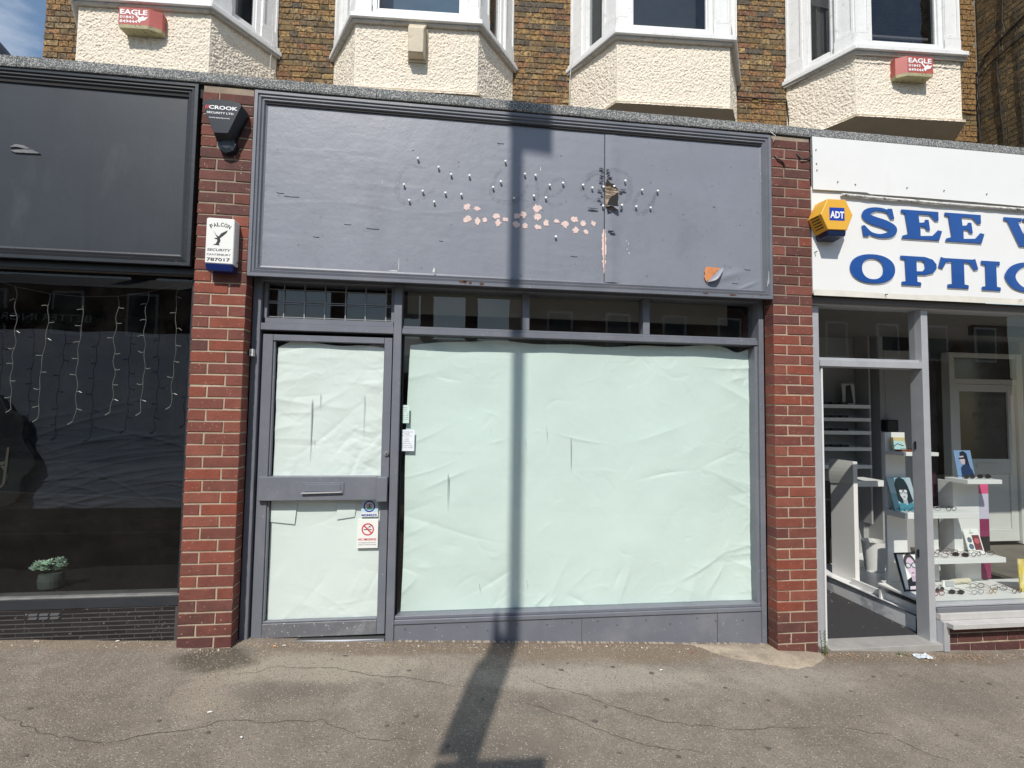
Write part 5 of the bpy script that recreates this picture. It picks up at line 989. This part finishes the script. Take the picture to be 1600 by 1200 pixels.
pn = MB(); pn.grid(lambda u, v: (3.925 - .012 * math.sin(3 * v), 1.0 + .30 * u, 1.085 - .22 * v - .03 * u * v), 6, 6); pn.build('hanging_notice', PLASTIC_W, label='creased white notice hanging on the narrow stand', cat='notice')
text(MB(), 'Please ask', 3.94, 3.97, 1.02, 1.04, .999) if False else None
for i, z in enumerate((1.655, 1.505, 1.355, 1.17)):
    m3 = MB(); [m3.box(4.10 + k * .12, 4.19 + k * .12, 1.76, 1.80, z + .001, z + .028) for k in range(4)]; m3.build('spectacle_row', INK, label='row of dark spectacles on the back shelf %s' % ('top', 'second from top', 'middle', 'lowest')[i].strip() if False else ['row of dark frames on the topmost back shelf', 'row of dark frames on the second back shelf down', 'row of dark frames on the third back shelf down', 'row of dark frames on the fourth back shelf down'][i], cat='glasses row')

# ------------------------------------------------------------------ upper building (rotated 3.4 degrees)
U_ = UPM
ub = thing('upper_building', 'yellow stock brick upper storey behind the bay windows', 'building', (1, 0, 3.7), frame=U_)
MB(U_).box(-4.80, 6.87, .012, .30, 3.0, 8.6).build('wall', MORTAR_Y, ub)
cnt = 0; low = MB(U_)
def brick_local(mb, x0, x1, y0, y1, z0, z1): mb.box(x0, x1, y0, y1, z0, z1)
zones = [(-4.82, -4.16), (-2.30, -1.34), (.57, 1.52), (3.42, 4.34), (6.22, 6.86)]
visx = {-4.82: (-5, -4.2), -2.30: (-2.2, -1.44), .57: (.66, 1.43), 3.42: (3.47, 4.26), 6.22: (6.3, 7)}
for (a, b) in zones:
    k = 0; z = 4.6
    zlim = {-4.82: 6.3, -2.30: 6.5, .57: 6.72, 3.42: 6.92, 6.22: 7.1}[a]
    while z < 8.5:
        x = a - R.uniform(0, .2) * 0; s_ = (k % 2) == 0; x = a
        first = True
        while x < b - .012:
            w = (.228 if s_ else .108) if not first else (.108 if k % 2 else .17); first = False
            w = w * R.uniform(.92, 1.06); s_ = not s_ if R.random() < .9 else s_
            xe = min(x + w, b); bw = xe - x - .010
            if bw > .03:
                vis = 5.36 < z < zlim - .05
                dy = R.uniform(-.004, .003)
                if vis and visx[a][0] < (x + xe) / 2 < visx[a][1] and cnt < 299: brick(round(bw, 2), .10, .061, BRICK_Y2 if a > 6 or R.random() < .10 else BRICK_Y, ((x + xe) / 2 - .005, .052 + dy, z + R.uniform(-.002, .002)), ub, frame=U_, rough=.0035); cnt += 1
                else: low.box(x, xe - .010, dy + .002, .09, z - .0305, z + .0305)
            x = xe
        z += .0725; k += 1
o = low.build('brickwork', BRICK_Y, ub, kind='stuff')
MB(U_).box(-5.0, 7.0, -.2, 4.0, 8.6, 8.75).build('eaves', WHITE_W, ub); 
# left return wall
# end wall projecting toward the street on the right
ew = thing('projecting_wall', 'grimy brick side wall standing forward at the far right above the roof', 'wall', (6.95, -.5, 3.76), frame=U_)
MB(U_).box(6.882, 7.2, -2.0, .2, 3.76, 8.6).build('mortar', MORTAR_Y, ew); cnt = 0
k = 0; z = 4.9; ewl = MB(U_)
while z < 8.5:
    y = .0; s_ = k % 2 == 0
    while y > -1.9:
        w = .228 if s_ else .108; s_ = not s_; w *= R.uniform(.94, 1.05)
        if cnt < 295 and -.78 < y and 5.3 < z < 7.2: brick(round(w - .01, 2), .06, .062, BRICK_Y2, (6.905, y - w / 2, z + R.uniform(-.002, .002)), ew, frame=U_, rz=-math.pi / 2, rough=.004); cnt += 1
        else: ewl.box(6.872, 6.9, y - w + .01, y, z - .031, z + .031)
        y -= w
    z += .0725; k += 1
ewl.build('brickwork', BRICK_Y2, ew, kind='stuff')
CBL = mat('black_cable', (.015, .015, .016), .5); WCB = mat('white_cable', (.6, .6, .58), .5)
cb = thing('wall_cables', 'black cables running down the corner of the grimy side wall', 'cables', (6.87, -.1, 4.6), frame=U_)
def wig(P, amp=.008, n=8):
    Q = []
    for i in range(len(P) - 1):
        for t in range(n): u = t / n; Q.append(tuple(P[i][c] + (P[i + 1][c] - P[i][c]) * u + R.uniform(-amp, amp) * (c == 1 or c == 2) for c in range(3)))
    Q.append(P[-1]); return Q
MB(U_).tube(wig([(6.83, -.02, 4.6), (6.83, -.02, 5.5), (6.84, -.03, 6.1), (6.86, -.10, 6.25), (6.862, -.6, 6.42), (6.862, -1.2, 6.6)], .006), .012, 6).build('cable', CBL, cb)
MB(U_).tube(wig([(6.862, -.30, 4.8), (6.862, -.27, 5.4), (6.862, -.24, 6.0), (6.862, -.32, 6.5), (6.862, -.35, 7)], .006), .009, 6).build('cable', CBL, cb)
MB(U_).tube(wig([(6.862, -.52, 4.8), (6.862, -.50, 5.6), (6.862, -.48, 6.6)], .004), .006, 6).build('cable', CBL, cb)
MB(U_).tube(wig([(6.83, -.03, 6.0), (6.862, -.2, 6.12), (6.862, -.8, 6.2), (6.862, -1.3, 6.35)], .005), .009, 6).build('cable', CBL, cb)
MB(U_).tube(wig([(6.3, -.012, 5.56), (6.6, -.02, 5.55), (6.8, -.03, 5.55)], .006), .008, 6).build('cable', CBL, cb)
MB(U_).tube([(6.2, -.02, 4.92), (6.7, -.02, 4.93), (6.82, -.03, 4.94), (6.86, -.2, 5.0), (6.86, -.22, 4.6)], .010, 6).build('pipe', WCB, cb)
MB(U_).tube(wig([(6.25, -.012, 4.78), (6.8, -.012, 4.77)], .005), .008, 6).build('cable', CBL, cb)
c4 = MB(U_).tube(wig([(3.50, -.015, 5.57), (3.9, -.015, 5.56), (4.21, -.02, 5.56), (4.24, -.02, 5.2), (4.24, -.02, 4.7)], .005), .008, 6); c4.build('wall_cable', CBL, label='black cable crossing the brick between the two right bay windows', cat='cable')

SASH = mat('curtain_dark', (.05, .05, .055), .8)
def wallbox(F, s0, s1, t0, t1, z0, z1): return MB(F).box(s0, s1, -t1, -t0, z0, z1)
def bay(a, b, lab, glass_s, blind, zb=4.97, curtain=(.035, .04, .05)):
    t = thing('bay_window', lab, 'bay window', ((a + b) / 2, -.35, zb), group='white bay windows over the shops', frame=U_)
    F = U_; T = .65; a2, b2 = a + .03, b - .03; jl, jr = a - .385, b + .395; zs = 5.74
    A3 = [(jl, 0), (a2, T), (b2, T), (jr, 0)]
    # roughcast apron, three faces with real relief
    for i in range(3):
        p, q = np.array(A3[i]), np.array(A3[i + 1]); L = np.linalg.norm(q - p); d = (q - p) / L; n = np.array([-d[1], d[0]]) 
        if n[1] < 0: n = -n
        st = .0065 if i == 1 else .0075; nu, nv = int(L / st), int((zs - zb) / st); S, Zz = np.meshgrid(np.linspace(0, L, nu), np.linspace(zb, zs, nv))
        h = .022 * fbm(S * 62 + i * 9 + a * 7, Zz * 62, 2) + .008 * fbm(S * 3, Zz * 3, 2); h = np.clip(h, -.007, .006)
        bell = .03 * np.exp(-(Zz - zb) / .05); h = h + bell; ed = np.minimum(S, L - S); h = h * np.clip(ed / .02, .3, 1)
        X = p[0] + d[0] * S + n[0] * h; Tt = p[1] + d[1] * S + n[1] * h; np_sheet('roughcast_apron', X, -Tt, Zz, PEBBLE, t, frame=F, smooth=False)
    so = MB(F); so.v = [(x + (.02 if k == 2 else -.02 if k == 1 else 0), -y - (.025 if y else 0), zb + dz) for dz in (-.0, .03) for k, (x, y) in enumerate(A3)]; so.f = [(0, 1, 2, 3), (4, 7, 6, 5), (0, 4, 5, 1), (1, 5, 6, 2), (2, 6, 7, 3)]; so.build('soffit', mat('soffit_tan', (.50, .42, .31), .8, var=.15, vs=5), t)
    # sill boards following the canted plan
    def plan(o_, dj=None):
        k = o_ * .55; return [(jl - k - .02, -.0), (a2 - k, -(T + o_)), (b2 + k, -(T + o_)), (jr + k + .02, -.0)]
    def slabp(o_, z0, z1, nm, m):
        P = plan(o_); mb = MB(F); mb.v = [(x, y, z0) for x, y in P] + [(x, y, z1) for x, y in P]; mb.f = [(3, 2, 1, 0), (4, 5, 6, 7)] + [(i, (i + 1) % 4, 4 + (i + 1) % 4, 4 + i) for i in range(4)]; return mb.build(nm, m, t, bevel=.006)
    slabp(.075, 5.745, 5.80, 'sill', WHITE_W); slabp(.03, 5.8005, 5.845, 'sill_upper', WHITE_W); slabp(.045, 5.715, 5.7445, 'sill_moulding', mat('grimy_white', (.50, .48, .44), .7, var=.2, vs=10, stain=((.2, .18, .15), 10, .5, .7)))
    # window walls: posts and frames on each facet
    top = 7.5
    for i in range(3):
        p, q = np.array(A3[i]), np.array(A3[i + 1]); p = p + np.array([0, 0.]); L = np.linalg.norm(q - p); ang = math.atan2(-(q[1] - p[1]), q[0] - p[0])
        FF = F @ Matrix.Translation((p[0], -p[1], 0)) @ Matrix.Rotation(ang, 4, 'Z')  # local x along facet, -y outward
        if i == 1: g0, g1 = glass_s[0] - a2, glass_s[1] - a2
        else: g0, g1 = L * .34, L * .66
        w0, w1 = (0.0, L)
        def bb(nm, x0, x1, y0, y1, z0, z1, m=WHITE_W, bv=.003): return MB(FF).box(x0, x1, y0, y1, z0, z1).build(nm, m, t, bevel=bv)
        for (x0, x1) in ((w0 + .002, g0 - .055), (g1 + .055, w1 - .002)):
            bb('post', x0, x1, .0, .16, 5.846, top); 
            if x1 - x0 > .10:
                m_ = (x0 + x1) / 2; hw = (x1 - x0) / 2 - .028
                bb('post_block', x0 - .004, x1 + .004, -.014, -.0005, 5.846, 5.985)
                # raised stiles make a recessed panel
                for (u0, u1) in ((x0 + .004, x0 + .030), (x1 - .030, x1 - .004)): bb('post_moulding', u0, u1, -.012, -.0005, 5.9855, top, bv=.002)
                bb('post_moulding', x0 + .0305, x1 - .0305, -.012, -.0005, 5.9855, 6.03, bv=.002)
        bb('window_frame', g0 - .054, g0 - .002, .022, .12, 5.846, top); bb('window_frame', g1 + .002, g1 + .054, .022, .12, 5.846, top); bb('window_frame', g0 - .0015, g1 + .0015, .030, .12, 5.846, 5.925); bb('window_frame', g0 - .0015, g1 + .0015, .030, .12, 7.2, top)
        bb('sash', g0 - .0015, g0 + .018, .045, .075, 5.9255, 7.2, bv=.002); bb('sash', g1 - .018, g1 + .0015, .045, .075, 5.9255, 7.2, bv=.002); bb('sash', g0 + .0185, g1 - .0185, .042, .075, 5.9255, 5.945, bv=.002)
        MB(FF).add([(g0, .06, 5.93), (g1, .06, 5.93), (g1, .06, 7.2), (g0, .06, 7.2)], [(0, 1, 2, 3)]).build('pane', GL_UP, t)
        if i == 1: MB(FF).box(g0 - .02, g1 + .02, .40, .42, 5.90, 7.3).build('curtain', mat('curtain_%d' % int(sum(curtain) * 1000), curtain, .8, var=.3, vs=2), t)
        else: MB(FF).box(g0 - .1, g1 + .1, .22, .23, 5.90, 7.3).build('curtain', mat('side_curtain_dark', (.05, .048, .045), .8, var=.3, vs=4), t)
        if blind and i == 1:
            mb = MB(FF); z = 6.10
            while z < 7.2: mb.add([(g0 + .03, .13, z), (g1 - .03, .13, z), (g1 - .03, .150, z + .010), (g0 + .03, .150, z + .010)], [(0, 1, 2, 3)]); z += .024
            mb.build('blind_slats', mat('dark_blind', (.10, .07, .06), .5), t, kind='stuff'); MB(FF).box(g0 + .03, g1 - .03, .125, .15, 6.06, 6.085).build('blind_rail', mat('blind_rail', (.16, .13, .12), .5), t)
    slabp(.02, 7.5, 7.7, 'bay_roof', WHITE_W)
    return t
bay(-3.960, -2.556, 'leftmost white bay window with the red EAGLE box at its left', (-3.70, -2.80), False, curtain=(.04, .045, .05))
bay(-1.098, .298, 'bay window with a blank cream box fixed under its sill', (-.849, .066), False, curtain=(.10, .17, .24))
bay(1.797, 3.166, 'bay window with plain roughcast front and dark curtained glass', (2.009, 2.895), False, curtain=(.03, .035, .04))
bay(4.606, 5.969, 'rightmost bay window with slatted blind and a red EAGLE box', (4.873, 5.697), True, curtain=(.012, .012, .014))
# alarm boxes under the bays
RDP = mat('faded_red_plastic', (.42, .085, .068), .5, var=.12, vs=6, stain=((.42, .16, .13), 6, .55, .8)); CRB = mat('mossy_cream', (.42, .38, .22), .7, var=.3, vs=20, stain=((.08, .08, .05), 18, .55, .65))
def eagle(x0, x1, z0, z1, lab, flip):
    t = thing('alarm_box', lab, 'alarm box', ((x0 + x1) / 2, -.70, z0), group='red eagle alarm boxes', frame=U_)
    xo = (x1, x1 + .10) if flip > 0 else (x0 - .10, x0)
    lo, hi = min(x0, xo[0], xo[1]), max(x1, xo[0], xo[1]); F = U_
    MB(F).hexa([(lo, -.77 if flip > 0 else -.70, z0 + .03), (hi, -.70 if flip > 0 else -.77, z0 + .03), (hi, -.655, z0 + .03), (lo, -.655, z0 + .03), (lo, -.775 if flip > 0 else -.70, z1), (hi, -.70 if flip > 0 else -.775, z1), (hi, -.655, z1), (lo, -.655, z1)]) if False else None
    fx0, fx1 = x0, x1; pts_b = [(lo, -.655), (lo, -.72 if flip < 0 else -.775), (fx0, -.775), (fx1, -.775), (hi, -.72 if flip > 0 else -.775), (hi, -.655)]
    mb = MB(F); n = 6; mb.v = [(x, y, z0 + .035) for x, y in pts_b] + [(x, y, z1) for x, y in pts_b]; mb.f = [tuple(range(n))[::-1], tuple(range(n, 2 * n))] + [(i, (i + 1) % n, n + (i + 1) % n, n + i) for i in range(n)]
    mb.f = [f[::-1] for f in mb.f] if False else mb.f; mb.build('casing', RDP, t)
    mb = MB(F); mb.v = [(x * .96 + (lo + hi) / 2 * .04, y * .985 - .009, z0) for x, y in pts_b] + [(x, y, z0 + .0345) for x, y in pts_b]; mb.f = [tuple(range(n))[::-1], tuple(range(n, 2 * n))] + [(i, (i + 1) % n, n + (i + 1) % n, n + i) for i in range(n)]; mb.build('base', CRB, t)
    w = fx1 - fx0; xa = fx0 + w * .04; L = MB(F); h = z1 - z0 - .035; zz = z0 + .035
    text(L, 'EAGLE', xa, fx1 - w * .06, zz + h * .60, zz + h * .90, -.7755, bold=.03); text(L, '01843', xa, fx0 + w * .50, zz + h * .36, zz + h * .52, -.7755, bold=.02); text(L, '849444', xa, fx0 + w * .62, zz + h * .10, zz + h * .27, -.7755, bold=.02)
    L.sheet([(fx0 + w * p[0], zz + h * p[1]) for p in ((.52, .62), (.66, .36), (.62, .25), (.70, .12), (.74, .25), (.88, .30), (.97, .52), (.84, .46), (.80, .55), (.70, .44), (.56, .66))], -.7764); L.build('lettering', WHITE_INK, t)
eagle(-3.435, -3.135, 5.42, 5.635, 'red EAGLE alarm box under the leftmost bay window sill', 1)
eagle(5.165, 5.475, 5.42, 5.650, 'red EAGLE alarm box under the rightmost bay window sill', -1)
t = thing('alarm_box', 'blank weathered cream box fixed under the sill of the second bay window', 'alarm box', (-.38, -.70, 5.29), frame=U_)
CR = mat('weathered_cream', (.55, .48, .35), .6, var=.15, vs=10, stain=((.22, .18, .13), 9, .52, .75))
MB(U_).box(-.495, -.285, -.685, -.652, 5.31, 5.68).build('back_plate', CR, t, bevel=.006); MB(U_).hexa([(-.475, -.79, 5.335), (-.315, -.79, 5.335), (-.300, -.686, 5.325), (-.488, -.686, 5.325), (-.480, -.80, 5.60), (-.31, -.80, 5.60), (-.296, -.686, 5.725), (-.488, -.686, 5.725)]).build('cover', CR, t, bevel=.006)
# thin wires down the bays
for (x, l) in ((-2.18, 'thin white wire hanging at the right end of the leftmost bay'), (1.40, 'thin white wires hanging at the left end of the third bay')):
    w = MB(U_).tube(wig([(x, -.12, 6.2), (x + .01, -.11, 5.85), (x - .01, -.10, 5.6), (x - .02, -.08, 4.9)], .004), .004, 5); w.build('hanging_wire', WCB, label=l, cat='wire')
MB(U_).tube(wig([(4.24, -.05, 5.69), (4.61, -.70, 5.69), (5.2, -.705, 5.695), (5.95, -.705, 5.69)], .004), .006, 5).build('bay_cable', mat('grey_cable', (.25, .24, .22), .6), label='grey cable clipped under the sill of the rightmost bay', cat='cable')
# round dark dome far beyond at the left horizon
dm = MB(); dm.grid(lambda u, v: (-21.6 + 2.4 * math.cos(2 * math.pi * u) * math.cos(v * math.pi / 2), 20 + 2.4 * math.sin(2 * math.pi * u) * math.cos(v * math.pi / 2), 15.6 + 2.5 * math.sin(v * math.pi / 2)), 40, 12)
dt = thing('round_roofed_building', 'distant building with a rounded dark roof at the left edge', 'building', (-21.6, 20, -.5))
dm.build('rounded_roof', mat('dark_slate', (.03, .035, .045), .6), dt, smooth=True); B(-23.9, -19.3, 17.8, 22.3, -.5, 15.6).build('wall', mat('far_brick', (.2, .12, .08), .9), dt)

# ------------------------------------------------------------------ weed, litter
wd = thing('weed', 'green weed growing at the foot of the right brick pillar', 'weed', (2.765, -.03, -.24))
LF2 = mat('weed_leaf', (.07, .11, .035), .7, var=.5, vs=30, rnd=.3)
for k in range(7):
    h = R.uniform(.10, .25) if k < 5 else .06; x0 = 2.762 + R.uniform(-.02, .02); y0 = -.02 + R.uniform(-.02, .01); dx = R.uniform(-.03, .02); st = MB().tube([(x0, y0, -.25), (x0 + dx * .5, y0 - .008, -.25 + h * .5), (x0 + dx, y0 - .01, -.25 + h)], [.002, .0016, .001], 5).build('stem', LF2, wd); mb = MB()
    for j in range(int(h * 170)):
        f = j / (h * 170); leaf(mb, (x0 + dx * f, y0 - .008 * f, -.25 + h * f), (math.cos(j * 2.4), math.sin(j * 2.4), R.uniform(-.1, .8)), R.uniform(.009, .018), .0035)
    mb.build('leaf_cluster', LF2, wd)
w2 = MB()
for j in range(26): leaf(w2, (3.39 + R.uniform(-.03, .03), -.03 + R.uniform(-.015, .01), -.262 + R.uniform(0, .04)), (math.cos(j), math.sin(j), .5), .015, .005)
w2.build('weed', LF2, label='tiny weed tuft below the opticians threshold', cat='weed')
pb = MB(); pb.grid(lambda u, v: (3.47 + .13 * u, -.09 + .07 * v, float(gzr(3.47 + .13 * u, -.09 + .07 * v)) + .006 + .018 * abs(float(fbm(u * 5, v * 5, 2))) * 2), 10, 7).build('plastic_litter', mat('crumpled_clear_plastic', (.62, .68, .72), .15, var=.2, vs=20), label='crumpled clear plastic litter below the opticians threshold', cat='litter', smooth=False)
for (x, y, c, l, nm) in ((-1.095, .02, (.65, .32, .14), 'orange cigarette end below the grey door', 'cigarette_end'), (-1.04, .03, (.6, .58, .52), 'white pebble beside the orange cigarette end', 'pebble'), (1.411, -.253, (.8, .78, .74), 'white cigarette end on the pavement right of the pole shadow', 'cigarette_end'), (-2.066, .075, (.8, .8, .76), 'white scrap below the black tiled plinth', 'paper_scrap'), (3.516, -.177, (.6, .58, .52), 'pale stick scrap on the pavement below the opticians door', 'paper_scrap'), (1.744, -.02, (.45, .05, .03), 'red scrap at the cement patch edge', 'paper_scrap'), (-1.181, -.668, (.75, .75, .72), 'small white fleck on the left pavement', 'paper_scrap'), (-.952, -.866, (.7, .7, .68), 'pale curled scrap near the pavement front left', 'paper_scrap')):
    z = float(gzr(x, y)); a = R.uniform(0, 3); L = .011; MB().tube([(x - L * math.cos(a), y - L * .4 * math.sin(a), z + .006), (x + .002, y, z + .0085), (x + L * math.cos(a), y + L * .4 * math.sin(a), z + .006)], [.0038, .0036, .003], 7).build(nm, mat('scrap_%d' % int(sum(c) * 1000), c, .7), label=l, cat='litter')

# ------------------------------------------------------------------ lamp column on the kerb behind the camera (casts the shadow)
PXc, PYc = .436 - .3077 * 4.3, -4.3; gzp = gz(PXc, PYc)
lc = thing('lamp_column', 'tall grey lamp column on the pavement with sign plates and a lantern', 'lamp post', (PXc, PYc, gzp))
GP = mat('galvanised_steel', (.38, .39, .40), .5, metal=.5)
MB().tube([(PXc, PYc, gzp - .2), (PXc, PYc, gzp + 1.4), (PXc, PYc, gzp + 1.45), (PXc, PYc, 8.95)], [.085, .085, .049, .047], 20).build('column', GP, lc)
lr = thing('x', None, None) if False else None
MB().hexa([(PXc - .04, PYc - .10, 8.46), (PXc + .235, PYc - .10, 8.44), (PXc + .235, PYc + .10, 8.44), (PXc - .04, PYc + .10, 8.46), (PXc - .04, PYc - .10, 8.95), (PXc + .235, PYc - .10, 8.95), (PXc + .235, PYc + .10, 8.95), (PXc - .04, PYc + .10, 8.95)]).build('lantern', GP, lc, bevel=.01)
bnr = thing('road_sign', 'wide sign plate strapped to the lamp column facing the street', 'road sign', (PXc, PYc, 3.0))
B(PXc - .16, PXc + .36, PYc - .06, PYc - .054, 3.0, 3.68).build('plate', mat('sign_back_grey', (.4, .4, .4), .5, metal=.4), bnr)
pnt = thing('pennant', 'unseen pointed shape on the lamp column, cut to cast its spiked shadow', 'pennant', (PXc, PYc, 3.7))
MB().prism([(PXc - .155, 3.67), (PXc - .045, 3.67), (PXc - .045, 4.5), (PXc - .045, 5.02), (PXc - .085, 5.0), (PXc - .115, 5.25), (PXc - .125, 5.25), (PXc - .150, 4.9), (PXc - .145, 4.62), (PXc - .165, 4.72), (PXc - .185, 4.5), (PXc - .175, 4.2), (PXc - .165, 3.9)][::-1], PYc - .01, PYc + .0).build('cloth', mat('pennant_cloth', (.2, .05, .05), .8), pnt)  # unseen plate, its outline shaped only to cast the spiked column shadow

# ------------------------------------------------------------------ opposite side of the street (seen only in reflections)
def facade(nm, lab, x0, x1, h, c, shop, chim):
    t = thing(nm, lab, 'building', ((x0 + x1) / 2, -18, -1), group='buildings across the street'); y = -15.0; zb = -.9
    B(x0, x1, y - 7, y, zb, h).build('wall', mat('far_wall_%d' % int(sum(c) * 1000), c, .9, var=.2), t)
    MB().hexa([(x0, y - 7, h), (x1, y - 7, h), (x1, y, h), (x0, y, h), (x0, y - 4.2, h + 1.2), (x1, y - 4.2, h + 1.2), (x1, y - 3.8, h + 1.2), (x0, y - 3.8, h + 1.2)]).build('roof', mat('slate_roof', (.08, .085, .10), .7), t)
    n = int((x1 - x0) / 2.2)
    for k in range(n):
        xc = x0 + (k + .5) * (x1 - x0) / n; w_ = B(xc - .5, xc + .5, y, y + .06, min(3.9, h - .9), min(5.4, h - .1)).build('window', WHITE_W, t); B(xc - .42, xc + .42, y + .061, y + .07, min(3.98, h - .82), min(5.32, h - .18)).build('pane', mat('far_pane', (.05, .06, .07), .1), w_)
    B(x0 + .2, x1 - .2, y + .0, y + .05, .3, 2.4).build('shop_window', mat('far_pane', (.05, .06, .07), .1), t); B(x0 + .1, x1 - .1, y, y + .15, 2.5, 3.2).build('sign_fascia', mat('far_fascia_%d' % int(shop[0] * 100), shop, .6), t)
    for cx in chim: B(cx - .27, cx + .27, y - 4.4, y - 3.6, h + .5, h + 3.2).build('chimney', mat('far_chimney', (.16, .10, .07), .9), t)
    return t
fz = facade('terrace_building', 'dark brick building across the street at the left with a pizza shop sign', -26, -9.5, 5.6, (.20, .12, .09), (.03, .03, .035), (-20, -13))
pz = facade('terrace_building', 'low dark building across the street opposite the grey door', -9.4, -3.4, 3.9, (.16, .13, .11), (.02, .10, .05), (-8, -5))
tv, tf = text_verts('BETTER INGREDIENTS', 0, 1, 0, 1, 0)
B(-17.2, -11.8, -14.99, -14.86, 4.22, 4.72).build('pizza_sign', mat('far_sign_dark', (.03, .03, .035), .6), fz)
MB().add([(-12.2 - v[0] * 4.6, -14.85, 4.33 + v[2] * .24) for v in tv], [f for f in tf]).build('lettering', WHITE_INK, fz)
facade('terrace_building', 'rendered building across the street opposite the grey shop', -3.3, 2.9, 3.5, (.32, .29, .25), (.05, .05, .06), (-1.1, .9))
facade('terrace_building', 'tall brick building across the street at the right', 3.0, 24, 7.6, (.17, .11, .085), (.10, .03, .03), (8, 15))
